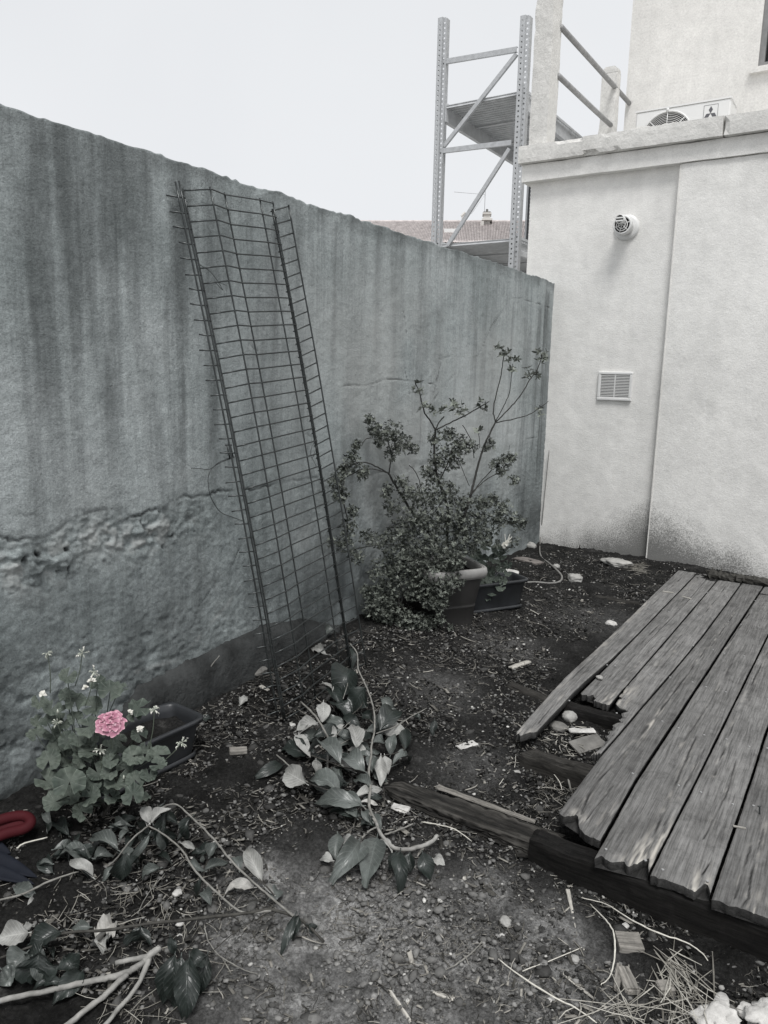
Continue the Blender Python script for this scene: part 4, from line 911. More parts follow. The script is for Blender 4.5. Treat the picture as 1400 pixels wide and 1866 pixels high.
    for a in (wp(420, 811, .012), wp(425, 834, .012)), (wp(414, 812, .014), wp(419, 836, .02)), (wp(411, 811, .012), wp(422, 811, .012)), (wp(418, 835, .015), wp(427, 833, .012)): mm = MB().tube(a, .0035, 6); newobj('bracket', mm.mesh('bracket', True, oc), M['wire'], c)
    mm = MB().tube(smooth_path([wp(422, 835), wp(402, 843), wp(387, 853), wp(380, 868), wp(380, 885), wp(384, 905, .02), wp(395, 925, .01), (wp(405, 935)), wp(425, 943), wp(442, 949)]), .0016, 5); newobj('cable', mm.mesh('cable', True, oc), M['wire'], c)
    mm = MB().tube(smooth_path([wp(424, 833), wp(400, 842), wp(383, 855), wp(366, 854), wp(348, 853)]), .0013, 5); newobj('cable', mm.mesh('cable', True, oc), M['wire'], c)
build_mesh()

# ================================================================ POTS AND TROUGHS
def lathe_sq(m_, rings, cx, cy, rx, ry, ang, n=40, power=5.0, z0=0):
    """rings of (scale, z): a rounded rectangle swept upwards"""
    pts = []
    for sc, z in rings:
        for k in range(n):
            a = 2*math.pi*k/n; c, s = math.cos(a), math.sin(a); q = (abs(c)**power+abs(s)**power)**(-1/power)
            if isinstance(sc, tuple): X, Y = (rx-sc[0])*c*q, (ry-sc[0])*s*q
            else: X, Y = rx*sc*c*q, ry*sc*s*q
            pts.append((cx+X*math.cos(ang)-Y*math.sin(ang), cy+X*math.sin(ang)+Y*math.cos(ang), z0+z))
    m_.add(pts, [(i*n+k, i*n+(k+1) % n, (i+1)*n+(k+1) % n, (i+1)*n+k) for i in range(len(rings)-1) for k in range(n)])
    return pts
def soil_disc(name, parent, cx, cy, rx, ry, ang, z, n=30, power=5.0, o=None, bump_=.012):
    m_ = MB(); pts = [(cx, cy, z+bump_)]; rr = 7
    for r in range(1, rr+1):
        for k in range(n):
            a = 2*math.pi*k/n; c, s = math.cos(a), math.sin(a); q = (abs(c)**power+abs(s)**power)**(-1/power)*r/rr
            X, Y = rx*c*q, ry*s*q; x, y = cx+X*math.cos(ang)-Y*math.sin(ang), cy+X*math.sin(ang)+Y*math.cos(ang); pts.append((x, y, z+bump_*float(fbm(x*30, y*30, 0, 3, 2))))
    F = [(0, 1+k, 1+(k+1) % n) for k in range(n)]+[(1+(r-1)*n+k, 1+r*n+k, 1+r*n+(k+1) % n, 1+(r-1)*n+(k+1) % n) for r in range(1, rr) for k in range(n)]
    m_.add(np.array(pts)-(o if o is not None else 0), F); return newobj(name, m_.mesh(name, True), M['soil'], parent)

def build_trough(name, label, A, B, length, depth_h, dirv=None, mat='trough', rimw=.014, zr=None, taper=.035):
    """A, B: the two top corners (world) of the short side that shows; the rest runs away along dirv"""
    A, B = np.array(A), np.array(B); w = np.linalg.norm((B-A)[:2]); sx = (B-A)/np.linalg.norm(B-A); d = np.array(dirv)/np.linalg.norm(dirv)
    ctr = (A+B)/2+d*length/2; ang = math.atan2(sx[1], sx[0]); zt = (A[2]+B[2])/2 if zr is None else zr; zb = zt-depth_h
    o = np.array([ctr[0], ctr[1], zb]); t = thing(name, label, 'planter', tuple(o))
    rx, ry = w/2, length/2; m_ = MB()
    lathe_sq(m_, [((taper,), 0), ((taper-.004,), .02), ((.012,), depth_h-.03), ((.004,), depth_h-.02), ((-.004,), depth_h-.018), ((-.006,), depth_h-.004), ((-.003,), depth_h+.002), ((.006,), depth_h+.002), ((.012,), depth_h-.004), ((.016,), depth_h-.03), ((.030,), depth_h*.3)], 0, 0, rx, ry, ang, 56, 9)
    newobj('planter_body', m_.mesh('planter_body', True), M[mat], t)
    m_ = MB(); lathe_sq(m_, [((taper-.010,), .02), ((taper-.016,), .012), ((taper-.014,), 0), ((taper+.01,), -.002)], 0, 0, rx, ry, ang, 56, 9); newobj('saucer', m_.mesh('saucer', True), M[mat], t)
    return t, o, ang, rx, ry, zt
A = V(303, 1276, G(330, 1372)); 
PB = G(347, 1372)                                        # foot of the visible near corner
zr1 = PB[2]+.165
A = hit(304, 1275, 2, zr1); B = hit(368, 1303, 2, zr1); Cn = hit(268, 1354, 2, zr1)
T1, T1o, T1a, T1x, T1y, T1z = build_trough('window_box', 'long black plastic planter trough half filled with soil behind the geranium', A, B, .50, .165, Cn-B)
soil_disc('potting_soil', T1, 0, 0, T1x-.02, T1y-.02, T1a, T1z-.045-T1o[2])

zr2 = float(G(880, 1112)[2])+.19
A2 = hit(905, 1040, 2, zr2); B2 = hit(948, 1050, 2, zr2); C2 = hit(905, 1063, 2, zr2)
T2, T2o, T2a, T2x, T2y, T2z = build_trough('window_box', 'dark plastic trough behind the big pot, geraniums and a white scrap in it', hit(915, 1036, 2, zr2), B2, .50, .19, C2-B2)
soil_disc('potting_soil', T2, 0, 0, T2x-.02, T2y-.02, T2a, T2z-.05-T2o[2])

# big square pot with rolled rim
def build_pot():
    F0 = G(845, 1147); 
    zt = F0[2]+.36
    Rt = hit(896, 1036, 2, zt); Bk = hit(850, 1014, 2, zt); Nr = hit(832, 1056, 2, zt)
    e1 = (Bk-Rt)[:2]; e1 /= np.linalg.norm(e1); e2 = (Nr-Rt)[:2]; e2 /= np.linalg.norm(e2)
    ang = math.atan2(-e1[1], -e1[0]); half = .20
    p1 = -e1; p2 = np.array([-p1[1], p1[0]])
    if p2@e2 > 0: p2 = -p2
    ctr = Rt[:2]-p1*half-p2*half
    o = np.array([ctr[0], ctr[1], F0[2]-.01]); t = thing('plant_pot', 'large square brown plastic pot with thick faded rim under the shrub', 'plant pot', tuple(o))
    H = zt-o[2]; m_ = MB()
    lathe_sq(m_, [(.70, 0), (.71, .02), (.752, H*.33), (.768, H*.345), (.768, H*.362), (.758, H*.375), (.765, H*.40), (.89, H-.075), (.9, H-.062)], 0, 0, half, half, ang, 56, 6)
    newobj('pot_body', m_.mesh('pot_body', True), M['pot'], t)
    m_ = MB(); lathe_sq(m_, [(.89, H-.064), (.95, H-.062), (1.0, H-.045), (1.015, H-.025), (1.0, H-.006), (.965, H+.002), (.93, H), (.925, H-.006), (.905, H-.006), (.895, H), (.88, H-.002), (.875, H-.03), (.86, H-.05)], 0, 0, half, half, ang, 56, 7)
    newobj('rim', m_.mesh('rim', True), M['pot_rim'], t)
    soil_disc('potting_soil', t, 0, 0, half*.87, half*.87, ang, H-.05)
    return o+np.array([0, 0, H-.05])
POTC = build_pot()

# ================================================================ PLANTS
def leaf_geo(m_, base, tip, width, nrm, fold=.12, curl=.15, wave=.0, nu=13, nv=7, shape=(.85, 1.0), roll=0.0, twist=0.0, seed=0, tone=1.0, blunt=.0):
    """a curled blade with midrib; uv = (along, across)"""
    base, tip = np.array(base, float), np.array(tip, float); ax = tip-base; L = np.linalg.norm(ax); ax /= L
    n = np.array(nrm, float); n = n-ax*(n@ax); n /= np.linalg.norm(n)+1e-9; sd_ = np.cross(ax, n)
    V_, U_ = [], []
    for i in range(nu):
        s = i/(nu-1); w = width/2*(math.sin(math.pi*min(1, max(0, s))**shape[0])**shape[1])*(1-.0*s)+width*.012
        if s > .999: w = width*.01
        if blunt and s > .6: w = max(w, width*.5*blunt*(1-(s-.6)*.5))
        tw = twist*(s-.5)+roll; c, sn = math.cos(tw), math.sin(tw); sdir = sd_*c+n*sn; nd = n*c-sd_*sn
        lift = curl*L*math.sin(math.pi*s)*.6-curl*L*.5*s*s
        for j in range(nv):
            u = -1+2*j/(nv-1)
            p = base+ax*L*s*(1-.05*abs(curl))+nd*(lift+fold*w*2*abs(u)**1.4+wave*width*.12*math.sin(9*s+u*3+seed)*abs(u)+.10*wave*width*float(_h(np.int64(i), np.int64(j), np.int64(seed), 3))*abs(u))+sdir*u*w*(1-.25*abs(fold))
            V_.append(p); U_.append((s, u))
    m_.add(V_, [tuple(q) for q in grid_faces(nu, nv)], U_, tone)
def facing(P, up=.5):
    n = CAM-P; n /= np.linalg.norm(n); n = n*(1-up)+np.array([0, 0, 1.])*up; return n/np.linalg.norm(n)
LS = [0]
def leaf(parent, b, tp, wpx, mat, hb=.03, ht=.03, up=.5, fold=.15, curl=.12, wave=.5, roll=0.0, twist=0.0, name='leaf', **k):
    LS[0] += 1; rr = random.Random(LS[0]*13)
    B_, T_ = G(b[0], b[1], hb), G(tp[0], tp[1], ht); m_ = MB()
    leaf_geo(m_, B_, T_, wpx*mpp((B_+T_)/2)*1.08, facing((B_+T_)/2, up), fold+rr.uniform(-.05, .08), curl+rr.uniform(-.05, .08), wave, seed=LS[0], roll=roll+rr.uniform(-.2, .2), twist=twist+rr.uniform(-.4, .4), **k)
    # petiole
    m_.tube([B_-(T_-B_)*.10, B_, B_+(T_-B_)*.5], [.0018, .0016, .0008], 4)
    return m_.build(name, M[mat], parent, True)
def stem(parent, pts, r, mat='stem', name='stem', h=.03, sub=5, n=7):
    hs_ = h if hasattr(h, '__len__') else [h]*len(pts); W_ = [G(p[0], p[1], hh) for p, hh in zip(pts, hs_)]
    P_ = smooth_path(W_, sub); m_ = MB().tube(P_+rng.normal(0, .0006, P_.shape), r, n, jit=.12); return m_.build(name, M[mat], parent, True)

# ---- the big cut branch with broad leaves in the middle
def build_branch_mid():
    z = lambda pts: zoomed(pts, 2.9167, 420, 1140)
    o = G(675, 1450); t = thing('cut_branch', 'cut leafy branch with broad dark and pale leaves lying in front of the wire mesh', 'branch', tuple(o))
    stem(t, z([(635, 95), (675, 150), (680, 230), (720, 320), (750, 400), (765, 470), (765, 560), (750, 640), (748, 700), (735, 780), (745, 860), (738, 960), (775, 1050)]), [.0028, .0035, .0045, .0055], 'stem', 'main_stem', [.20, .19, .17, .15, .14, .13, .12, .11, .10, .08, .07, .05, .04])
    stem(t, z([(775, 1050), (800, 1110), (860, 1175), (930, 1190), (1000, 1178), (1070, 1150), (1098, 1118)]), [.0055, .0068, .0075, .007], 'bark', 'main_stem', [.04, .03, .025, .03, .04, .05, .05])
    for pts, r, mt, h in (([(375, 405), (450, 480), (500, 560), (522, 610), (515, 680), (518, 790)], .0042, 'stem', [.08, .10, .09, .06, .04, .02]), ([(245, 688), (330, 760), (400, 828), (560, 888), (640, 925), (710, 965), (775, 1050)], .0028, 'stem', [.05, .06, .07, .08, .07, .06, .04]), ([(430, 690), (500, 715), (600, 752), (730, 780)], .0025, 'stem_dark', .08), ([(640, 510), (590, 555), (530, 615)], .002, 'stem', .08),
                          ([(930, 662), (870, 680), (815, 692), (750, 712)], .002, 'stem_dark', .08), ([(1045, 440), (960, 485), (870, 540), (775, 575)], .0024, 'stem', [.05, .07, .09, .12]), ([(820, 1112), (900, 1085), (970, 1055)], .003, 'stem', .02), ([(585, 1050), (640, 1072), (710, 1098), (780, 1128)], .0018, 'stem_dark', .05), ([(780, 1070), (740, 1090), (700, 1130)], .003, 'stem', .04), ([(815, 860), (818, 930), (830, 975)], .002, 'stem_dark', [.05, .03, .01]), ([(430, 400), (440, 440), (460, 480)], .002, 'stem_dark', .06), ([(720, 330), (700, 420), (650, 470)], .002, 'stem_dark', .10),
                          ([(680, 230), (640, 260), (600, 390)], .0016, 'stem', .12), ([(640, 600), (560, 640), (520, 600)], .0016, 'stem', .07), ([(880, 520), (900, 600), (925, 662)], .002, 'stem_dark', .06)):
        stem(t, z(pts), r, mt, 'side_stem', h)
    D, m_, L, Wt = 'leafD', 'leafM', 'leafL', 'leafW'
    data = [((640, 115), (655, 235), 30, D, .18, .12), ((655, 235), (545, 385), 150, D, .14, .05), ((725, 330), (645, 460), 135, D, .14, .04), ((515, 320), (600, 452), 60, D, .08, .04), ((495, 305), (560, 372), 22, L, .09, .07), ((525, 405), (650, 505), 85, D, .07, .04), ((495, 405), (492, 512), 66, L, .09, .05),
            ((465, 515), (350, 585), 70, L, .07, .04), ((345, 585), (425, 690), 62, L, .06, .05), ((420, 690), (265, 650), 105, D, .03, .02), ((585, 738), (418, 620), 112, m_, .09, .08), ((718, 778), (580, 688), 92, m_, .09, .08), ((655, 777), (490, 715), 42, L, .06, .05), ((670, 645), (645, 522), 84, L, .11, .09),
            ((735, 690), (618, 652), 50, L, .06, .05), ((755, 712), (655, 690), 46, m_, .07, .06), ((440, 590), (600, 545), 62, D, .05, .05), ((795, 560), (892, 425), 100, D, .08, .10), ((770, 545), (840, 480), 74, D, .06, .07), ((815, 570), (955, 560), 66, L, .05, .06), ((850, 690), (872, 565), 56, m_, .04, .10), ((925, 665), (935, 540), 60, D, .04, .08),
            ((750, 622), (828, 620), 52, m_, .09, .07), ((755, 600), (690, 610), 60, D, .08, .05), ((800, 695), (802, 855), 60, L, .09, .02), ((820, 690), (840, 790), 44, L, .08, .03), ((765, 700), (750, 775), 58, m_, .09, .07), ((748, 862), (655, 805), 62, m_, .07, .05), ((405, 842), (285, 770), 108, L, .07, .05), ((575, 893), (405, 795), 112, m_, .08, .06),
            ((695, 955), (430, 925), 88, m_, .07, .04), ((700, 960), (570, 885), 60, m_, .06, .08), ((660, 912), (815, 862), 52, L, .05, .04), ((690, 940), (792, 952), 26, Wt, .05, .03), ((705, 1015), (520, 980), 52, D, .04, .02), ((745, 1050), (700, 975), 40, m_, .05, .05), ((568, 1108), (560, 1250), 74, m_, .07, .03), ((545, 1250), (470, 1235), 50, L, .04, .03),
            ((682, 1142), (540, 1355), 118, m_, .05, .03), ((778, 1130), (715, 1385), 124, m_, .05, .03), ((690, 1060), (785, 1035), 50, D, .03, .03), ((785, 1150), (868, 1200), 40, L, .01, .02), ((905, 1205), (905, 1435), 76, D, .07, .01), ((955, 1210), (955, 1315), 64, D, .06, .02), ((1022, 1205), (1065, 1355), 76, D, .07, .01), ((880, 1205), (848, 1300), 56, D, .06, .02),
            ((278, 742), (108, 818), 56, D, .02, .02), ((600, 530), (545, 565), 34, L, .05, .04), ((455, 712), (462, 795), 46, L, .05, .01), ((560, 600), (520, 540), 50, L, .05, .05), ((700, 470), (760, 500), 50, D, .07, .06), ((600, 480), (700, 560), 56, D, .05, .04), ((690, 650), (640, 600), 46, m_, .06, .06), ((980, 480), (1010, 500), 30, D, .02, .02), ((1085, 500), (1075, 590), 34, D, .06, .01), ((350, 560), (440, 520), 50, L, .05, .06), ((660, 1130), (600, 1160), 50, L, .03, .02), ((760, 1000), (800, 1090), 50, m_, .04, .02)]
    for _ in range(34):
        cx, cy = rng.normal(640, 110), rng.normal(700, 130); a = rng.uniform(2.2, 4.4) if cx < 680 else rng.uniform(-1.2, 1.2); L_ = rng.uniform(80, 150)
        data.append(((cx, cy), (cx+L_*math.cos(a), cy+L_*.6*math.sin(a)), L_*rng.uniform(.34, .5), [D, D, m_, m_, m_][int(rng.integers(5))], float(rng.uniform(.02, .05)), float(rng.uniform(.01, .05))))
    for b, tp, w, mt, hb, ht in data:
        (b_, t_) = z([b, tp]); leaf(t, b_, t_, w/2.9167*1.08, mt, hb, ht, wave=.7, curl=rng.uniform(.08, .42), fold=rng.uniform(.08, .34), twist=rng.uniform(-.9, .9), roll=rng.uniform(-.35, .35), blunt=.35 if w > 110 and b[1] > 1000 else 0)
build_branch_mid()

# ---- thin wilted branches on the left
def build_branch_left():
    z = lambda pts: zoomed(pts, 2.57, 0, 1140)
    o = G(420, 1660); t = thing('wilted_branch', 'thin wilted branch with drooping leaves arching over the soil at lower left', 'branch', tuple(o))
    S = lambda pts, r, mt, h, nm='side_stem': stem(t, pts, r, mt, nm, h)
    S([(0, 1746), (60, 1724), (111, 1701), (190, 1695), (270, 1684), (360, 1674), (450, 1664), (494, 1658), (535, 1670), (565, 1690), (590, 1716)], [.003, .0042, .0045, .004], 'stem_dark', [.03, .05, .06, .07, .07, .07, .08, .08, .06, .04, .03], 'main_stem')
    S([(302, 1468), (323, 1467), (350, 1490), (389, 1529), (428, 1576), (470, 1615), (500, 1640), (535, 1670)], [.0026, .003, .0035], 'stem', [.16, .17, .16, .15, .13, .10, .08, .07], 'main_stem')
    S([(270, 1505), (300, 1522), (331, 1548), (350, 1580), (374, 1607), (410, 1640), (443, 1663), (494, 1660)], [.0025, .003, .0033], 'stem', [.13, .14, .14, .13, .11, .09, .08, .08], 'main_stem')
    S([(270, 1505), (240, 1530), (215, 1562), (196, 1580)], .0024, 'stem', [.13, .11, .07, .04]); S([(270, 1505), (285, 1478), (303, 1468)], .0022, 'stem', [.13, .15, .16])
    S([(445, 1580), (470, 1600), (500, 1632)], .0022, 'stem_dark', [.10, .09, .08]); S([(520, 1668), (470, 1640), (420, 1660), (370, 1690)], .0012, 'stem_dark', .04)
    S([(372, 1685), (380, 1715), (400, 1742), (440, 1765), (470, 1776)], .0016, 'stem', [.05, .04, .03, .02, .02])
    S([(510, 1660), (440, 1690), (385, 1735), (330, 1760)], .0014, 'stem_dark', [.07, .07, .08, .09])
    D, m_, L, Wt = 'leafD', 'leafM', 'leafL', 'leafW'
    data = [((688, 935), (655, 855), 40, L, .13, .15), ((700, 925), (665, 840), 50, L, .14, .17), ((705, 925), (800, 850), 42, L, .14, .17), ((770, 830), (740, 935), 66, D, .15, .06), ((552, 1052), (418, 985), 66, m_, .08, .07), ((435, 1180), (315, 1092), 50, L, .03, .06), ((430, 1090), (265, 1060), 66, m_, .04, .05), ((345, 1050), (440, 1100), 60, D, .07, .03), ((560, 1010), (600, 950), 26, m_, .06, .07),
            ((590, 1065), (560, 1200), 86, D, .09, .01), ((785, 870), (765, 1060), 64, D, .15, .03), ((905, 895), (855, 1005), 56, D, .14, .07), ((745, 960), (762, 1062), 34, m_, .12, .04), ((700, 975), (628, 1135), 36, m_, .11, .02), ((980, 1085), (1020, 1010), 54, m_, .10, .13), ((955, 1150), (1075, 1105), 40, m_, .04, .05), ((960, 1150), (860, 1110), 34, m_, .04, .04), ((1228, 1205), (1150, 1035), 74, L, .08, .12),
            ((1190, 1228), (1040, 1245), 50, Wt, .02, .02), ((1120, 1150), (1090, 1080), 46, m_, .06, .08), ((640, 900), (520, 960), 40, D, .04, .03), ((620, 940), (500, 940), 26, m_, .05, .05), ((1285, 1262), (1240, 1215), 30, L, .04, .04), ((940, 1180), (920, 1270), 28, D, .07, .01), ((850, 1020), (920, 1050), 30, L, .05, .04)]
    for _ in range(42):
        k = int(rng.integers(4)); cx, cy = ((620, 1000), (330, 1080), (830, 1040), (120, 1560))[k]; cx += rng.normal(0, 110); cy += rng.normal(0, 70); a = rng.uniform(0, 6.28); L_ = rng.uniform(60, 130)
        data.append(((cx, cy), (cx+L_*math.cos(a), cy+L_*.7*math.sin(a)), L_*rng.uniform(.3, .5), [D, D, D, m_, m_, D][int(rng.integers(6))], float(rng.uniform(.015, .05)), float(rng.uniform(.01, .04))))
    for b, tp, w, mt, hb, ht in data:
        b_, t_ = z([b, tp]); leaf(t, b_, t_, w/2.57*1.1, mt, hb, ht, wave=.9, curl=rng.uniform(.15, .5), fold=rng.uniform(.25, .6), twist=rng.uniform(-1, 1))
    for b, tp, w, mt, hb, ht in (((538, 1668), (510, 1745), 16, D, .07, .01), ((545, 1668), (532, 1715), 20, D, .07, .02), ((560, 1685), (575, 1700), 16, D, .05, .02), ((490, 1640), (515, 1620), 22, m_, .03, .02), ((330, 1745), (318, 1840), 50, D, .11, .01), ((318, 1742), (296, 1830), 44, D, .11, .02), ((345, 1745), (335, 1866), 46, D, .11, .01), ((378, 1740), (358, 1820), 32, D, .10, .01), ((310, 1705), (318, 1742), 16, D, .08, .03), ((375, 1742), (345, 1760), 36, D, .10, .09),
                                ((52, 1700), (-10, 1712), 42, 'leafL', .05, .05), ((110, 1698), (45, 1732), 42, D, .07, .04), ((50, 1735), (15, 1775), 50, m_, .05, .03), ((36, 1768), (-5, 1795), 34, m_, .04, .02), ((72, 1735), (66, 1792), 70, D, .08, .01), ((118, 1745), (140, 1775), 40, D, .04, .02), ((256, 1690), (250, 1718), 50, D, .07, .02), ((165, 1690), (130, 1692), 20, m_, .04, .04), ((60, 1745), (78, 1795), 24, m_, .06, .01), ((150, 1770), (95, 1830), 38, D, .03, .01)):
        leaf(t, b, tp, w, mt, hb, ht, wave=1.2, curl=.2, fold=.25, up=.25)
    # crumpled pale leaf under the stem
    q = thing('crumpled_leaf', 'crumpled pale dead leaf lying under the thin wilted stem', 'leaf', tuple(G(192, 1697)))
    leaf(q, (175, 1720), (212, 1676), 38, 'leafW', .01, .02, wave=3.0, curl=.3, fold=.3)
    leaf(q, (180, 1716), (190, 1735), 30, 'leafL', .01, .01, wave=3.0, curl=.3, fold=.3, name='leaf_lobe')
build_branch_left()
def build_forked():
    o = G(200, 1790); t = thing('forked_branch', 'thick pale sawn branch forking into three arms in the lower left corner', 'branch', tuple(o))
    stem(t, [(290, 1728), (283, 1733), (272, 1742), (262, 1752)], [.0085, .0095, .0085], 'bark', 'trunk', [.05, .05, .045, .04], n=12)
    stem(t, [(266, 1750), (248, 1763), (228, 1774), (198, 1782), (165, 1788), (90, 1805), (0, 1824), (-80, 1850)], [.0075, .0085, .0068, .006], 'bark', 'arm', [.04, .035, .03, .03, .03, .03, .03, .02], n=12)
    stem(t, [(232, 1776), (212, 1793), (186, 1818), (150, 1846), (126, 1866), (90, 1890)], [.0075, .007, .0068], 'bark', 'arm', [.03, .028, .025, .02, .02, .02], n=12)
    stem(t, [(272, 1748), (262, 1772), (249, 1799), (222, 1832), (192, 1868), (170, 1890)], [.0078, .0058, .0055, .005], 'bark', 'arm', [.042, .035, .03, .03, .03, .03], n=12)
    stem(t, [(268, 1744), (245, 1748), (210, 1755)], [.0075, .0065, .006], 'bark', 'stub', [.045, .04, .04], n=12)
build_forked()

# ---- geranium
def geranium_leaf(m_, C, nrm, R, seed, tone=1.0):
    rr = random.Random(seed); n = np.array(nrm); n = n/np.linalg.norm(n); a = np.cross(n, (rr.uniform(-1, 1), rr.uniform(-1, 1), .3)); a /= np.linalg.norm(a); b = np.cross(n, a)
    N = 42; V_, U_ = [np.array(C)-n*R*.10], [(0, 0)]; ph = rr.uniform(0, 6)
    for ri, rho in enumerate((.35, .7, .92, 1.0)):
        for k in range(N):
            th = (k/N-.5)*2*math.pi*.93; lobes = 1-.09*abs(math.cos(th*3.5))**3*rho-.045*rho*abs(math.sin(th*12.5))
            w = R*rho*lobes*(1.0-.10*math.cos(th)); zoff = R*(.16*rho*rho*math.sin(2*th+ph)+.14*rho*rho*math.cos(7*th+ph)*(rho > .5)+.16*rho*rho-.10)
            V_.append(np.array(C)+a*w*math.cos(th)+b*w*math.sin(th)+n*zoff); U_.append((rho, k/(N-1)))
    F = [(0, 1+k, 2+k) for k in range(N-1)]+[(1+r*N+k, 1+(r+1)*N+k, 2+(r+1)*N+k, 2+r*N+k) for r in range(3) for k in range(N-1)]
    m_.add(V_, F, U_, tone)
def build_geranium():
    z = lambda x, y: (x/3.5, 1180+y/3.5)
    g0 = G(165, 1462); base = G(165, 1480); o = base.copy()
    t = thing('geranium', 'bushy geranium with scalloped leaves and one pink bloom by the wall', 'plant', tuple(o))
    Q = G(165, 1485); rr = random.Random(3)
    leaves = [(310, 715, 125), (420, 700, 110), (445, 850, 175), (590, 865, 90), (740, 865, 135), (860, 840, 105), (845, 935, 125), (950, 810, 95), (1010, 680, 115), (925, 700, 105), (1015, 745, 95), (840, 690, 110), (740, 665, 110), (560, 660, 115), (350, 980, 140), (580, 950, 115), (700, 725, 90), (520, 705, 110), (885, 380, 130), (855, 430, 80), (705, 265, 130), (762, 262, 90), (590, 370, 115), (480, 335, 115), (425, 300, 90), (620, 225, 90),
              (570, 500, 135), (480, 440, 85), (400, 480, 100), (330, 550, 100), (255, 350, 90), (330, 390, 95), (430, 185, 95), (225, 545, 95), (640, 520, 100), (885, 550, 90), (760, 590, 75), (620, 795, 105), (300, 850, 125), (430, 595, 105), (520, 1040, 110), (910, 960, 85), (720, 955, 85), (360, 620, 110), (480, 780, 110), (690, 800, 90), (800, 770, 90), (240, 470, 80), (500, 580, 100), (560, 580, 110), (930, 640, 70), (660, 900, 100), (450, 950, 110), (300, 470, 90), (700, 640, 90), (380, 410, 80)]
    CP = []
    for i, (x, y, d) in enumerate(leaves):
        px, py = z(x, y); front = np.clip((y-350)/600, 0, 1)*.17-.03+rr.uniform(-.05, .05)+(.03 if d > 120 else 0)
        P_ = V(px, py, Q, front); P_[2] = max(P_[2], float(gz(P_[0], P_[1]))+.03); P_[0] = max(P_[0], .04)
        n = facing(P_, .42)+np.array([rr.uniform(-.35, .35), rr.uniform(-.3, .3), rr.uniform(-.1, .3)]); n /= np.linalg.norm(n)
        R = d/3.5*mpp(P_)*.62; m_ = MB(); geranium_leaf(m_, P_, n, R, i)
        b0 = base+np.array([rr.uniform(-.05, .05), rr.uniform(-.06, .06), .02+.45*max(0, P_[2]-base[2]-.1)]); mid = (b0+P_)/2+np.array([0, 0, -.01])
        m_.tube(smooth_path([b0, mid, P_-n*R*.1], 4), [.0024, .0016], 5); m_.build('leaf', M['geranium'], t, True); CP.append(P_)
    for k in range(7):
        a = base+np.array([rr.uniform(-.06, .06), rr.uniform(-.07, .07), -.02]); b = a+np.array([rr.uniform(-.05, .07), rr.uniform(-.14, .16), rr.uniform(.14, .26)])
        m_ = MB().tube(smooth_path([a, (a+b)/2+np.array([.02, .0, 0]), b]), [.006, .004], 7); m_.build('stem', M['stem_dark'], t, True)
    # flower stalks: (head x, y, foot x, y, kind, size)
    for hx, hy, fx, fy, kind, off in ((303, 35, 322, 290, 'bud', -.02), (525, 35, 480, 245, 'dead', -.02), (600, 150, 545, 370, 'dead', .02), (365, 480, 405, 655, 'bud', .05), (368, 410, 372, 480, 'tip', .05), (985, 395, 950, 650, 'dead', .05), (1160, 605, 1055, 715, 'dead', .09), (638, 650, 640, 825, 'dead', .10), (790, 830, 790, 880, 'tip', .12), (700, 545, 720, 770, 'none', .08)):
        H_ = V(*z(hx, hy), Q, off); F_ = V(*z(fx, fy), Q, off-.01); m_ = MB().tube(smooth_path([F_, (F_+H_)/2+np.array([.004, .002, 0]), H_]), .0016, 5); m_.build('flower_stalk', M['g_stem'], t, True)
        if kind in ('bud', 'dead'):
            h_ = MB(); d_ = MB()
            for k in range(13):
                v = np.array([rr.gauss(0, 1), rr.gauss(0, 1), rr.gauss(-.1, .7)]); v /= np.linalg.norm(v); p1 = H_+v*rr.uniform(.010, .017)
                h_.tube([H_, (H_+p1)/2, p1, p1+v*.004-np.array([0, 0, .003])], [.0006, .0006, .0024, .001], 5)
                if kind == 'dead' and k % 2: leaf_geo(d_, p1, p1+v*.010+np.array([0, 0, rr.uniform(-.008, .004)]), .006, (0, 0, 1), .2, .3, 1, 5, 3)
            h_.build('bud_cluster', M['bud'], t, True)
            if kind == 'dead': d_.build('withered_petal', M['dead_petal'], t, True)
        if kind == 'tip': h_ = MB().tube([H_-np.array([0, 0, .008]), H_, H_+np.array([0, 0, .009])], [.0012, .004, .001], 7); h_.build('bud_cluster', M['bud'], t, True)
    for hx, hy, s in ((548, 260, .012), (585, 215, .013), (265, 302, .015), (830, 415, .010), (895, 520, .012)):
        C = V(*z(hx, hy), Q, .05); d_ = MB()
        for k in range(7): v = np.array([rr.gauss(0, 1), rr.gauss(0, 1), rr.gauss(.3, .5)]); v /= np.linalg.norm(v); leaf_geo(d_, C, C+v*s*1.2, s, facing(C, .5), .2, .2, 1, 6, 4)
        d_.build('withered_petal', M['dead_petal'], t, True)
    # the pink bloom: florets on a dome facing the camera
    C = V(*z(705, 480), Q, .11); ax = facing(C, .45); Rb = 88/3.5*mpp(C); a = np.cross(ax, (0, 0, 1.)); a /= np.linalg.norm(a); b = np.cross(ax, a)
    spots = [(0, 0, 1)]+[(.52, k*2*math.pi/6+.2, 1) for k in range(6)]+[(.84, k*2*math.pi/9+.5, 1) for k in range(9)]
    fl = None
    head = thing  # the bloom is a part with its florets as sub-parts
    hub = MB().tube([C-ax*Rb*.6, C-ax*Rb*.2], [.003, .007], 8); fl = hub.build('bloom', M['g_stem'], t, True)
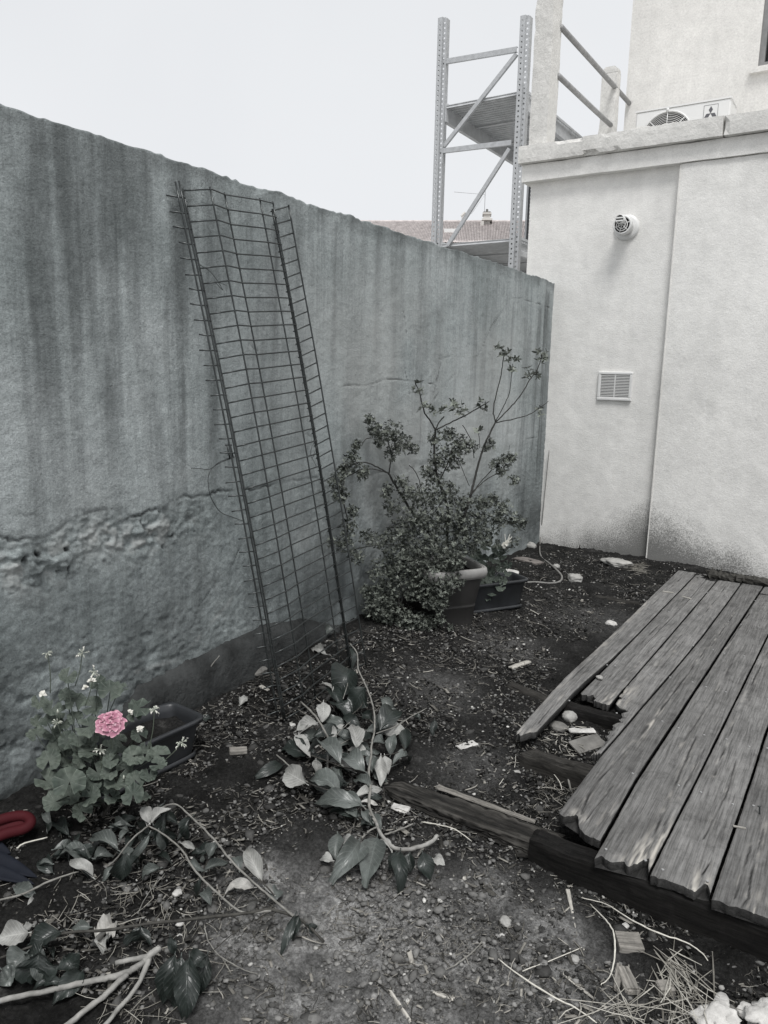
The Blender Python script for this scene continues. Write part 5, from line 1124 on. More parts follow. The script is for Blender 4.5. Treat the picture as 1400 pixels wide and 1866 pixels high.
    for rho, th, _ in spots:
        u, w = rho*math.cos(th), rho*math.sin(th); c = C+(a*u+b*w)*Rb*.80+ax*Rb*.38*(1-rho*rho)-ax*Rb*.1; n = ax+(a*u+b*w)*.75+np.array([rr.uniform(-.35, .35), rr.uniform(-.35, .35), rr.uniform(-.3, .3)]); n /= np.linalg.norm(n)
        p1 = np.cross(n, (rr.random(), rr.random(), 1)); p1 /= np.linalg.norm(p1); p2 = np.cross(n, p1); m_ = MB(); ph = rr.uniform(0, 6)
        for k in range(5):
            an = ph+k*2*math.pi/5; d = p1*math.cos(an)+p2*math.sin(an); sidev = np.cross(n, d); pr = .47*Rb*rr.uniform(.75, 1.2); V_, U_ = [], []
            for i in range(6):
                s = i/5; ww = pr*.52*math.sin(math.pi*(.12+.80*s**.8))**.8
                for j in range(5):
                    q = -1+j*.5; V_.append(c+d*pr*(s-.12*s*q*q)+sidev*q*ww+n*pr*(.35*s-.25*s*s+.10*q*q*s)); U_.append((s, q))
            m_.add(V_, [tuple(f) for f in grid_faces(6, 5)], U_)
        me = m_.mesh('floret', True, o); f_ = newobj('floret', me, M['pink'], fl)
build_geranium()

# ---- shrub in the big pot
def small_leaves(m_, C, R, n, rr, size=.019, flat=.75, tone=(.1, .9), up=.2, squash=(1, 1, 1)):
    T = np.array([[0, 0, 0], [.32, .22, .05], [.36, -.20, .05], [.75, .16, .03], [.78, -.15, .03], [1, 0, -.08]])
    F = [(0, 2, 1), (1, 2, 4, 3), (3, 4, 5)]
    for _ in range(n):
        v = np.array([rr.gauss(0, 1), rr.gauss(0, 1), rr.gauss(0, 1)]); v /= np.linalg.norm(v)+1e-6; p = C+v*R*rr.random()**.45*np.array(squash)
        tip = p; k = rr.randint(4, 7); ax = v*.5+np.array([rr.gauss(0, .6), rr.gauss(0, .6), up+.5+rr.gauss(0, .4)]); ax /= np.linalg.norm(ax)
        e1 = np.cross(ax, (rr.random(), rr.random(), .2)); e1 /= np.linalg.norm(e1); e2 = np.cross(ax, e1); tn = rr.uniform(*tone)**1.5
        for q in range(k):                               # a whorl of leaves round one twig tip
            an = q*2*math.pi/k+rr.uniform(-.3, .3); out = e1*math.cos(an)+e2*math.sin(an); d = out*flat+ax*(1-flat)+np.array([rr.gauss(0, .12)]*3); d /= np.linalg.norm(d); s = size*rr.uniform(.6, 1.25)
            sn = np.cross(d, ax); sn /= np.linalg.norm(sn)+1e-6; nn = np.cross(sn, d); V_ = [p+s*(x*d+y*sn*.9+zz*nn) for x, y, zz in T]; m_.add(V_, F, None, min(1, max(0, tn+rr.uniform(-.12, .15))))
def build_shrub():
    rr = random.Random(11); z = lambda x, y: (500+x/2.3333, 560+y/2.3333); Q = POTC.copy(); o = POTC.copy()
    t = thing('shrub', 'straggly small leaved shrub growing out of the big pot with tall bare shoots', 'shrub', tuple(o))
    def B(pts, r, off=0.0, n=7):
        offs = off if hasattr(off, '__len__') else [off]*len(pts); P_ = [clear(*z(x, y), f, .07) for (x, y), f in zip(pts, offs)]; P_ = smooth_path(P_, 5)
        MB().tube(P_+rng.normal(0, .001, P_.shape), r, n).build('branch', M['shrub_stem'], t, True); return P_
    def clear(px, py, off, gap):
        C = V(px, py, Q, off)
        return C if C[0] >= gap else hit(px, py, 0, gap)
    root = (735, 1080)
    B([root, (735, 960), (740, 870), (718, 790), (700, 740), (685, 680), (680, 600), (685, 522)], [.010, .008, .006], 0.0); B([(685, 522), (665, 485), (640, 450), (625, 400), (620, 370), (600, 320)], [.005, .003], 0); B([(685, 522), (700, 490), (722, 465)], .004, .02); B([(690, 520), (760, 485), (830, 450), (880, 420), (915, 400)], [.0045, .003], .02)
    B([(745, 1080), (780, 960), (810, 880), (835, 800), (850, 740), (862, 690), (885, 610), (910, 550), (940, 490)], [.010, .007, .005], [.02, .03, .04, .05, .05, .05, .05, .05, .05]); B([(940, 490), (932, 440), (942, 380), (962, 300), (972, 240), (978, 180)], [.004, .0025], .05); B([(940, 488), (970, 430), (998, 370), (1008, 300), (1015, 240)], [.003, .002], .03); B([(942, 488), (1000, 430), (1050, 370), (1085, 310), (1120, 260), (1140, 200)], [.0042, .0025], .06); B([(942, 490), (1020, 475), (1085, 455), (1130, 425), (1166, 400)], [.0035, .002], .08)
    B([(720, 1080), (660, 960), (600, 890), (560, 830), (530, 780), (505, 740), (487, 707)], [.009, .006], -.03); B([(487, 707), (495, 660), (497, 620), (480, 560)], [.0045, .003], -.03); B([(485, 705), (440, 680), (390, 660), (340, 665), (300, 700), (280, 745)], [.0045, .0028], [-.03, -.05, -.08, -.1, -.1, -.1]); B([(487, 706), (430, 690), (370, 690), (310, 720)], .003, -.06)
    for pts, r, off in (([(835, 800), (880, 750), (930, 715), (1000, 690)], .003, .06), ([(840, 790), (880, 740), (925, 690)], .003, .05), ([(800, 900), (880, 880), (960, 900), (1030, 920)], .003, .04), ([(700, 740), (740, 660), (760, 600), (800, 560)], .004, .02), ([(580, 860), (620, 760), (600, 700), (575, 670)], .003, .0), ([(730, 900), (690, 930), (690, 1000)], .003, .10), ([(420, 555), (390, 560), (370, 590)], .0025, -.06), ([(300, 710), (290, 800), (310, 900), (310, 980)], .0035, -.1), ([(850, 640), (835, 560), (800, 500)], .0025, .02), ([(720, 1090), (560, 1150), (450, 1230)], .005, .1), ([(720, 1100), (560, 1200), (540, 1290)], .005, .16), ([(540, 1180), (530, 1260), (545, 1330)], .003, .2), ([(830, 760), (780, 640)], .002, .03), ([(875, 600), (870, 540), (872, 520)], .002, .03), ([(560, 1010), (440, 1010), (300, 1040)], .003, -.02)): B(pts, r, off, 5)
    m_ = MB()
    tips = [(978, 190, 26, 9), (955, 170, 16, 4), (1012, 225, 22, 7), (1010, 260, 16, 4), (1132, 195, 26, 9), (1138, 230, 20, 6), (1085, 280, 26, 9), (1110, 290, 18, 5), (1125, 440, 20, 5), (605, 330, 16, 5), (620, 360, 18, 6), (640, 430, 24, 8), (670, 450, 24, 8), (765, 420, 30, 12), (800, 440, 26, 9), (880, 415, 24, 10), (720, 440, 22, 6), (872, 522, 18, 6)]
    for x, y, r, n in tips: C = V(*z(x, y), Q, .04); small_leaves(m_, C, r/2.333*mpp(C), n, rr, .030, .72, (.45, 1), .6)
    clumps = [(405, 475, 24, 12, -.07), (430, 520, 34, 20, -.07), (450, 560, 40, 24, -.06), (500, 530, 50, 34, -.05), (540, 580, 50, 34, -.03), (585, 600, 30, 14, 0), (500, 620, 36, 18, -.03), (350, 585, 22, 12, -.08), (330, 640, 36, 22, -.09), (370, 700, 40, 26, -.09), (300, 690, 30, 18, -.1), (265, 740, 36, 24, -.1), (280, 800, 40, 24, -.1), (330, 870, 30, 16, -.1), (315, 930, 40, 22, -.1), (300, 1000, 46, 26, -.1), (350, 1060, 40, 20, -.05), (240, 1000, 24, 8, -.1),
              (690, 560, 40, 20, 0), (740, 540, 34, 18, 0), (780, 590, 56, 44, 0), (830, 590, 34, 16, .03), (700, 640, 50, 34, 0), (760, 650, 50, 36, .02), (650, 700, 36, 20, 0), (680, 730, 44, 24, 0), (920, 580, 24, 9, .05), (905, 600, 18, 6, .05), (945, 670, 32, 18, .06), (990, 650, 34, 18, .06), (1015, 640, 20, 8, .06), (960, 700, 24, 10, .06), (1020, 735, 26, 12, .06), (480, 780, 36, 20, 0), (540, 740, 30, 14, 0), (560, 790, 40, 22, .0), (500, 850, 40, 22, -.02), (620, 800, 50, 34, .03), (680, 820, 50, 36, .03), (740, 780, 50, 34, .03), (800, 830, 46, 30, .03), (880, 830, 40, 24, .04), (930, 820, 34, 18, .05), (970, 850, 40, 24, .05), (1010, 900, 36, 20, .05), (1050, 915, 28, 14, .05), (950, 900, 40, 26, .05),
              (600, 900, 70, 70, .05), (540, 960, 70, 64, .05), (660, 920, 70, 74, .08), (740, 900, 70, 70, .08), (810, 920, 60, 56, .08), (870, 900, 50, 34, .06), (460, 1000, 50, 30, .02), (400, 980, 40, 16, 0), (600, 1030, 80, 90, .10), (520, 1080, 76, 80, .10), (690, 1030, 80, 96, .14), (770, 1020, 66, 64, .12), (840, 1000, 56, 44, .10), (890, 970, 44, 28, .06), (600, 1120, 76, 84, .16), (680, 1120, 70, 76, .18), (500, 1170, 66, 60, .16), (740, 1120, 50, 44, .18), (440, 1120, 50, 26, .1), (780, 1170, 36, 16, .22), (700, 1200, 56, 54, .22), (660, 1250, 40, 32, .24), (720, 1230, 30, 20, .24), (590, 1200, 56, 46, .2), (430, 1230, 52, 52, .16), (390, 1210, 30, 20, .14), (480, 1250, 46, 40, .18), (420, 1280, 50, 44, .18), (500, 1300, 56, 48, .2), (560, 1330, 50, 40, .22), (620, 1350, 46, 36, .22), (560, 1380, 40, 26, .22), (660, 1370, 36, 22, .22), (470, 1340, 40, 26, .2), (770, 1080, 44, 34, .22), (740, 1180, 40, 30, .24), (700, 1270, 40, 26, .24), (745, 1390, 16, 4, .24), (700, 1330, 26, 10, .24)]
    for x, y, r, n, off in clumps:
        C = clear(*z(x, y), off, .05+.8*r/2.333*mpp(Q)); C[2] = max(C[2], float(gz(C[0], C[1]))+.04); small_leaves(m_, C, r/2.333*mpp(C), int(n*3.7), rr, .0155, .66, (.05, .95), .25, (1, 1, 1))
        # a few twigs inside each clump
        for _ in range(3): e = C+np.array([rr.gauss(0, 1), rr.gauss(0, 1), rr.gauss(.3, 1)])*r/2.333*mpp(C)*.6; m_.tube([C-np.array([0, 0, .02]), e], .0011, 3, False, .05)
    me = m_.mesh('foliage', False, o); v = np.empty(len(me.vertices)*3, np.float32); me.vertices.foreach_get('co', v); v = v.reshape(-1, 3); v[:, 0] = np.maximum(v[:, 0], .015-o[0]); me.vertices.foreach_set('co', v.ravel())
    newobj('foliage', me, M['shrub_leaf'], t, kind='stuff')
build_shrub()
# small pale plant in the trough behind the pot
def build_trough_plant():
    rr = random.Random(21); Q = np.array([T2o[0], T2o[1], T2z]); t = thing('trough_geranium', 'small pale geranium spilling over the trough behind the big pot', 'plant', tuple(Q))
    pts = [(893, 1040, 11, .03), (902, 1052, 13, .06), (885, 1060, 14, .12), (912, 1070, 10, .16), (878, 1072, 13, .14), (895, 1078, 12, .14), (925, 1045, 8, .06), (880, 1020, 12, 0), (900, 1018, 12, 0), (868, 1010, 12, 0), (915, 1012, 10, .0), (905, 1000, 11, 0), (885, 995, 11, 0), (925, 1030, 9, .03), (870, 1045, 12, .1), (912, 1035, 10, .05), (884, 1040, 12, .06), (917, 1058, 9, .15), (888, 1088, 10, .14)]
    for i, (px, py, d, off) in enumerate(pts):
        P_ = V(px, py, Q, off*.6); n = facing(P_, .4)+np.array([rr.uniform(-.3, .3)]*3); m_ = MB(); geranium_leaf(m_, P_, n, d*mpp(P_)*1.0, 200+i); m_.tube([P_, (P_+Q)/2, Q+np.array([0, 0, -.04])], .0018, 4); m_.build('leaf', M['geranium'], t, True)
    m_ = MB()
    for x, y, r, n in ((900, 985, 14, 14), (925, 1000, 12, 10), (935, 985, 10, 8), (910, 960, 14, 12), (880, 975, 16, 14), (945, 965, 8, 5)): C = V(x, y, Q, 0); small_leaves(m_, C, r*mpp(C), n, rr, .022, .7, (.3, .95), .4)
    newobj('foliage', m_.mesh('foliage', False, Q), M['shrub_leaf'], t, kind='stuff')
    C = V(922, 992, Q, .02); h_ = MB()
    for k in range(5): v = C+np.array([rr.uniform(-.03, .04), rr.uniform(-.02, .02), rr.uniform(.03, .07)]); h_.tube([C-np.array([0, 0, .03]), C, v], .0022, 5)
    for k in range(9): v = np.array([rr.gauss(0, 1), rr.gauss(0, 1), rr.gauss(0, 1)]); v /= np.linalg.norm(v); leaf_geo(h_, C-v*.01, C+v*.032, .026, facing(C, .4), .2, .2, 1, 6, 4)
    h_.build('pale_flower', M['dead_petal'], t, True)
build_trough_plant()
m_ = MB(); C = hit(926, 1041, 2, T2z-.01); v, f = rough_box(-.075, .075, -.055, .055, -.006, .006, step=.02, amp=.004, freq=30, chip=.02); m_.add(v, f)
s_ = newobj('white_scrap', m_.mesh('white_scrap'), M['rubble'], None, 'flat white scrap lying on the soil of the trough behind the pot', 'scrap'); s_.location = C; s_.rotation_euler = (0, .1, .3)

# ================================================================ LITTER ON THE SOIL
def frame_from(A, B):
    ax = B-A; L = np.linalg.norm(ax); ax /= L; up = np.array([0, 0, 1.]); sd_ = np.cross(up, ax); sd_ /= np.linalg.norm(sd_); up = np.cross(ax, sd_); return ax, sd_, up, L
def bit(name, label, cat, p, q, wpx, th, mat='bit_wood', h=0.0, amp=.003, chip=.012, tilt=0.0, seed=0, step=None, taper=0.0, group=None, hq=None, onplane=None):
    """a slab, block or splinter lying from p to q in the photo"""
    th2 = th
    if onplane is None: A, B = G(p[0], p[1], h+th2*.7), G(q[0], q[1], (h if hq is None else hq)+th2*.7)
    else: A, B = hit(p[0], p[1], 2, onplane+th2*.7), hit(q[0], q[1], 2, onplane+th2*.7)
    ax, sd_, up, L = frame_from(A, B); C = (A+B)/2-up*th2*.35; w = wpx*mpp(C)
    st = step or max(min(L, w)/7, .003); v, f = rough_box(-L/2, L/2, -w/2, w/2, -th/2, th/2, step=st, amp=min(amp, th*.25, w*.2), freq=25/max(.02, min(w, L))*.05, chip=min(chip, w*.5), seed=seed, cap=26)
    if taper: v[:, 1] *= 1-taper*np.clip(v[:, 0]/L+.5, 0, 1); v[:, 2] *= 1-taper*.6*np.clip(v[:, 0]/L+.5, 0, 1)
    if tilt: c, s = math.cos(tilt), math.sin(tilt); v[:, 1], v[:, 2] = v[:, 1]*c-v[:, 2]*s, v[:, 1]*s+v[:, 2]*c
    m_ = MB(); m_.add(v, f); o = newobj(name, m_.mesh(name), M[mat], None, label, cat, group)
    o.matrix_world = Matrix(((ax[0], sd_[0], up[0], C[0]), (ax[1], sd_[1], up[1], C[1]), (ax[2], sd_[2], up[2], C[2]), (0, 0, 0, 1))); return o
def rock(label, px, py, wpx, hpx=None, mat='stone', seed=1, name='stone', cat='stone', squash=.55, rot=0.0, sink=.3, ang=.18, plane=None, **k):
    C = G(px, py, 0) if plane is None else hit(px, py, 2, plane); s = wpx*mpp(C)/2; d = (hpx or wpx*.6)*mpp(C)*.8
    o = newobj(name, stone_mesh(name, s, max(d, s*.45), s*squash, seed, ang), M[mat], None, label, cat); o.location = C+np.array([0, 0, s*squash*(1-sink)]); o.rotation_euler = (0, 0, -YAW*-1+rot); return o
def stick(name, label, cat, pts, r, mat='stem', h=.006, sub=5, n=6):
    hs_ = h if hasattr(h, '__len__') else [h]*len(pts); P_ = smooth_path([G(p[0], p[1], q) for p, q in zip(pts, hs_)], sub); o = P_[len(P_)//2]
    m_ = MB().tube(P_+rng.normal(0, .0005, P_.shape), r, n, jit=.15); ob = newobj(name, m_.mesh(name, True, o), M[mat], None, label, cat); ob.location = o; return ob

def build_log():
    A, B = G(708, 1440, .0), G(1012, 1556, .0); A[2] += .006; B[2] += .012; ax, sd_, up, L = frame_from(A, B); n, m = 64, 150; V_ = []; tn = []
    for i in range(m):
        s_ = i/(m-1); w = 62*mpp(A+(B-A)*s_)*.5*(.70+.30*min(1, s_*2.2)); hgt = .036*(.8+.2*s_)
        for k in range(n):
            a = 2*math.pi*k/n; c, q = math.cos(a), math.sin(a); e = (abs(c)**4+abs(q)**4)**-.25
            rg = float(noise(s_*L*5, k*.55, 2, 3))*.6+float(noise(s_*L*14, k*.9, 5, 4))*.4; rr_ = 1+.20*rg+.10*float(noise(s_*L*45, k*.5, 3, 8)); hol = .35*max(0, q)*math.exp(-((c-.1)/.45)**2)*(.4+.6*s_)
            st = 1-.5*max(0, 1-s_/.08)**2; V_.append(A+ax*(L*s_+.02*float(noise(k*.6, i*.02, 1, 9))*(1 if i in (0, m-1) else 0))+sd_*w*c*e*rr_*st+up*(hgt*q*e*(rr_-hol)*st)); tn.append(np.clip(.9+.9*rg-.8*hol, 0, 1.06))
    F = [(i*n+k, i*n+(k+1) % n, (i+1)*n+(k+1) % n, (i+1)*n+k) for i in range(m-1) for k in range(n)]+[tuple(range(n))[::-1], tuple((m-1)*n+k for k in range(n))]
    m_ = MB(); m_.add(V_, F, None, np.array(tn)); C = (A+B)/2; ob = newobj('rotten_log', m_.mesh('rotten_log', False, C), M['rotten'], None, 'dark rotten fibrous log lying on the soil from the deck beam towards the cut branch', 'log'); ob.location = C
build_log()
bit('long_splinter', 'long pale splinter of wood lying along the top of the rotten log', 'splinter', (797, 1432), (975, 1497), 15, .010, 'bit_wood', .028, .003, .008, seed=8, taper=.3)
bit('broken_splinter', 'dark splintered board end jutting left from the deck beam', 'splinter', (940, 1556), (1012, 1560), 12, .010, 'rotten', .02, seed=3, taper=.5)
bit('timber_end', 'weathered timber end half sunk in soil left of the loose board', 'timber', (928, 1245), (1018, 1282), 26, .03, 'rotten', -.008, .005, .015, seed=4)
bit('timber_offcut', 'dark timber offcut half buried in the soil beside the far deck boards', 'timber', (1085, 1086), (1166, 1100), 16, .03, 'rotten', -.006, .004, .01, seed=14)
bit('wood_chip', 'cream rectangular wood chip alone on the soil right of the cut branch', 'wood chip', (835, 1362), (868, 1352), 18, .010, 'rubble', 0, .002, .006, seed=2)
bit('short_stick', 'short thick pale stick lying on the soil in front of the big pot', 'stick', (930, 1216), (965, 1204), 11, .012, 'pale_bit', .0, .003, .006, seed=6)
bit('small_stick', 'small white stick beside the sunken timber end', 'stick', (903, 1256), (918, 1266), 9, .008, 'pale_bit', 0, seed=7)
bit('square_offcut', 'square end cut offcut of pale wood on the soil in front of the deck beam', 'wood block', (1124, 1712), (1170, 1716), 44, .026, 'bit_wood', .008, .002, .006, seed=9)
bit('pale_roll', 'little pale roll of bark just above the square wood offcut', 'bark', (1118, 1696), (1145, 1684), 11, .012, 'rubble', .0, .002, .004, seed=10)
bit('wood_stake', 'narrow split stake end with dark cut, left one of two below the square offcut', 'wood piece', (1129, 1755), (1124, 1802), 11, .014, 'bit_wood', .008, .002, .004, seed=11)
bit('wood_stake', 'wider wedge of split wood with dark cut end below the square offcut', 'wood piece', (1134, 1760), (1155, 1806), 24, .020, 'bit_wood', .008, .002, .004, seed=12, taper=-.2)
bit('brown_chunk', 'angular brown chunk of wood left of the straw heap', 'wood piece', (1197, 1795), (1228, 1795), 24, .028, 'bit_wood', .008, .003, .01, seed=13)
bit('dark_block', 'small dark rectangular block on the soil right of the black planter trough', 'wood block', (418, 1366), (451, 1364), 17, .022, 'bit_wood', .008, .002, .006, seed=15)
bit('clay_tile', 'thin flat square tile lying on the soil in the far corner', 'tile', (944, 1015), (985, 1026), 26, .014, 'tile', .006, .001, .008, seed=16)
bit('white_slab', 'broken white slab lying in the hole of the deck', 'slab', (1037, 1330), (1085, 1330), 16, .012, 'rubble', .03, .003, .015, seed=17)
bit('grey_slab', 'tilted grey slab below the white one in the hole of the deck', 'slab', (1045, 1362), (1098, 1345), 34, .012, 'stone_dark', .01, .003, .01, seed=18, tilt=.3)
bit('twig_piece', 'short pale twig lying on the second deck board near the wall', 'twig', (1208, 1077), (1228, 1080), 5, .006, 'pale_bit', 0, .001, .003, seed=20, onplane=DZ)
bit('twig_piece', 'tiny sliver lying across the far deck boards right of the pale twig', 'twig', (1243, 1086), (1260, 1091), 4, .004, 'pale_bit', 0, .001, .002, seed=21, onplane=DZ)
bit('peg', 'thin peg lying across the gap by the seventh deck board', 'peg', (1336, 1504), (1360, 1509), 5, .006, 'pale_bit', 0, .001, .002, seed=22, onplane=DZ)
bit('white_crumb', 'crumpled white scrap on the soil at the left end of the rotten log', 'scrap', (713, 1466), (746, 1476), 20, .014, 'rubble', 0, .006, .02, seed=23)
bit('white_stick', 'small white forked chip on the soil above the thin wilted branch', 'chip', (378, 1436), (392, 1441), 6, .006, 'rubble', 0, .002, .003, seed=24)
bit('white_flake', 'small white flake just right of the wilted branch tip', 'chip', (392, 1472), (404, 1463), 8, .005, 'rubble', 0, .002, .003, seed=25)
bit('thick_chip', 'short pale chip near the foot of the plinth left of the mesh', 'chip', (474, 1249), (490, 1257), 8, .008, 'pale_bit', 0, .002, .003, seed=26)
bit('flat_chip', 'thin flat pale sliver left of the cut branch leaves', 'splinter', (477, 1446), (517, 1424), 6, .004, 'pale_bit', 0, .001, .002, seed=27, taper=.4)
bit('flat_chip', 'thin pale sliver on the soil below the cut branch leaves', 'splinter', (557, 1519), (582, 1499), 4, .004, 'pale_bit', 0, .001, .002, seed=28, taper=.4)
bit('bark_strip', 'white bark strip standing on the soil in front of the deck beam', 'bark', (1035, 1620), (1052, 1705), 9, .005, 'pale_bit', .01, .002, .004, seed=29, taper=.9)
bit('bark_strip', 'short pale bark strip on the soil right of the hanging dark leaves', 'bark', (845, 1595), (850, 1616), 9, .005, 'pale_bit', .0, .002, .004, seed=30, taper=.5)
bit('reed_piece', 'pale split reed below and left of the two split stakes', 'reed', (1025, 1772), (1086, 1822), 9, .005, 'pale_bit', .0, .002, .004, seed=31, taper=.5)
bit('reed_piece', 'pale pointed splinter near the bottom edge left of the straw heap', 'reed', (1098, 1830), (1130, 1856), 9, .005, 'pale_bit', .0, .002, .004, seed=32, taper=-.6)
bit('reed_piece', 'pale pointed stick at the bottom edge below the dry patch', 'reed', (709, 1802), (755, 1870), 8, .007, 'pale_bit', .0, .002, .004, seed=33)
bit('round_stick', 'short smooth stick lying in the dry patch near the bottom edge', 'stick', (789, 1807), (829, 1820), 8, .008, 'pale_bit', .0, .001, .003, seed=34)
rock('flat oval stone on the soil between the hose and the deck', 1048, 1060, 34, 16, 'stone', 3)
rock('white egg shaped stone beside the loose leftmost board', 1113, 1141, 20, 14, 'rubble', 4, squash=.6, ang=.2)
rock('small wedge stone beside the flat clay tile', 1014, 1035, 16, 8, 'stone', 5)
rock('pale stone against the far wall left of the clay tile', 967, 999, 24, 10, 'stone', 6)
rock('broad pale rock half sunk in soil near the foot of the far wall', 1124, 1030, 58, 26, 'stone', 7, squash=.28, ang=.3, sink=.4)
rock('small white stone on the narrow half board of the deck', 1093, 1237, 14, 6, 'stone', 8, plane=DZ-.01)
rock('round striped stone standing in the hole of the deck', 1037, 1314, 27, 16, 'stone', 9, squash=.8, sink=.2, ang=.16)
rock('dark rounded rock deep in the hole under the loose board', 1018, 1330, 34, 20, 'stone_dark', 10, squash=.5)
rock('large white block of rubble in the bottom right corner', 1314, 1862, 62, 50, 'rubble', 11, squash=.5, ang=.55, name='rubble_block', cat='rubble')
rock('white block of rubble cut by the right edge of the photo', 1394, 1860, 62, 50, 'rubble', 12, squash=.5, ang=.55, name='rubble_block', cat='rubble')
rock('smooth white stone between the two blocks of rubble', 1361, 1848, 30, 26, 'rubble', 13, squash=.7, ang=.25)
rock('brownish rounded clod at the plinth left of the mesh foot', 470, 1228, 32, 20, 'stone_dark', 14, name='soil_clod', cat='clod', squash=.5)
rock('pale oblong pebble left of the wooden splinter by the beam', 1048, 1752, 20, 10, 'stone', 15, name='pebble', cat='pebble')
rock('bright round pebble in the dry soil left of the reed pieces', 1004, 1825, 13, 12, 'rubble', 16, name='pebble', cat='pebble')
rock('white pebble between the wilted stems', 323, 1630, 17, 12, 'rubble', 17, name='pebble', cat='pebble')
rock('small white pebble right under the foot of the mesh', 534, 1323, 10, 7, 'rubble', 18, name='pebble', cat='pebble')
rock('long pale pebble on the soil left of the dark beam', 922, 1684, 26, 12, 'stone', 19, name='pebble', cat='pebble')
rock('oval pebble right of the long pale pebble', 916, 1706, 10, 10, 'rubble', 20, name='pebble', cat='pebble')
rock('pale pebble next to the timber end in front of the joist', 942, 1410, 14, 9, 'stone', 22, name='pebble', cat='pebble')
rock('pebble lying just below the fallen thin branch', 328, 1686, 13, 9, 'rubble', 23, name='pebble', cat='pebble')
rock('upper one of the two white pebbles beside the hanging leaves', 327, 1708, 11, 8, 'rubble', 24, name='pebble', cat='pebble')
stick('dry_twig', 'thin curved twig hooked round the square wood offcut', 'twig', [(1076, 1648), (1100, 1672), (1117, 1695), (1121, 1730), (1117, 1765), (1108, 1785), (1094, 1795)], [.0016, .0026, .0012], 'straw', [.01, .03, .04, .04, .02, .01, .006])
stick('long_twig', 'long thin pale twig curving along the foot of the deck beam', 'twig', [(1060, 1636), (1105, 1648), (1150, 1676), (1200, 1700), (1250, 1717), (1280, 1737), (1294, 1758)], [.0012, .0024, .0014], 'straw', [.01, .02, .04, .05, .04, .02, .01])
stick('dry_twig', 'thin twig running down from the dry patch to the bottom edge', 'twig', [(908, 1748), (945, 1776), (1000, 1812), (1050, 1838), (1088, 1864)], [.0018, .0024, .0016], 'straw', [.01, .016, .02, .016, .01])
stick('dry_twig', 'fine twig crossing the pebbles towards the pale pebble', 'twig', [(952, 1770), (1000, 1752), (1060, 1727)], .0014, 'straw', .01)
stick('dry_twig', 'curved dark twig on the dry patch', 'twig', [(878, 1716), (862, 1735), (835, 1755), (803, 1772), (782, 1776)], [.0022, .0028, .001], 'stem', .006)
stick('dry_twig', 'long smooth stick rising from the left edge below the red tool', 'twig', [(-10, 1643), (45, 1628), (90, 1606), (144, 1588)], [.003, .0034, .002], 'stem', [.02, .03, .04, .05])
stick('dry_twig', 'short knobbly stick just below the red tool', 'twig', [(30, 1546), (45, 1537), (86, 1526)], [.003, .0022], 'straw', .03)
stick('leaning_stick', 'pale thin stick leaning on the plinth behind the planter trough', 'stick', [(347, 1285), (362, 1255), (385, 1214), (400, 1195)], [.0030, .0022], 'stem', [0, .07, .16, .2])
stick('leaning_stick', 'dark thin stick crossing behind the leaning pale one', 'stick', [(400, 1252), (388, 1225), (380, 1212)], .0014, 'stem_dark', [0, .06, .1])
stick('dry_twig', 'forked pale twig right of the cut branch end', 'twig', [(768, 1498), (800, 1503), (830, 1512), (860, 1533)], [.0026, .0014], 'straw', [.01, .03, .04, .01])
stick('dry_twig', 'thin twig rising beside the hole in the deck', 'twig', [(975, 1375), (1000, 1400), (1018, 1422), (1025, 1440)], .0016, 'straw', [.02, .02, .03, .01])
stick('short_stump', 'small upright broken stick against the fourth deck board', 'stick', [(1040, 1440), (1036, 1420), (1032, 1402)], [.005, .003], 'stem', [0, .03, .06])
stick('dry_twig', 'fine twig lying among crumbs in front of the joist hole', 'twig', [(910, 1430), (925, 1410), (938, 1398), (940, 1375)], .0013, 'straw', .006)
stick('dry_twig', 'dead twig lying in front of the big pot to the right', 'twig', [(958, 1108), (972, 1114), (982, 1120)], .0022, 'straw', .006)
for (a, b), lb in (((( 250, 1665), (300, 1592)), 'fine twig crossing above the dead stem at left'),):
    stick('dry_twig', lb, 'twig', [a, ((a[0]+b[0])/2-5, (a[1]+b[1])/2), b], .0012, 'stem', .02)
stick('vertical_stub', 'small bare twig sticking up at the foot of the far wall', 'twig', [(1057, 1003), (1057, 994)], .004, 'stem_dark', [0, .06], sub=2)

# hose: down the corner, over the soil to the trough
def hx(px, py, x): return hit(px, py, 1, YB-.03)
m_ = MB(); P_ = [hit(1001, 820, 1, YB-.02), hit(998, 850, 1, YB-.02), hit(990, 930, 1, YB-.02), hit(985, 985, 1, YB-.02), G(984, 1005, .03), G(988, 1016, .008), G(998, 1024, .008), G(1012, 1036, .008), G(1024, 1050, .008), G(1020, 1060, .008), G(1003, 1063, .008), G(975, 1061, .008), G(942, 1063, .01)]
m_.tube(smooth_path(P_), [.003, .005, .008, .008], 8); hs_ob = newobj('garden_hose', m_.mesh('garden_hose', True, G(1020, 1060)), M['hose'], None, 'dusty pale hose coming down the corner and curling over the soil', 'hose'); hs_ob.location = G(1020, 1060)

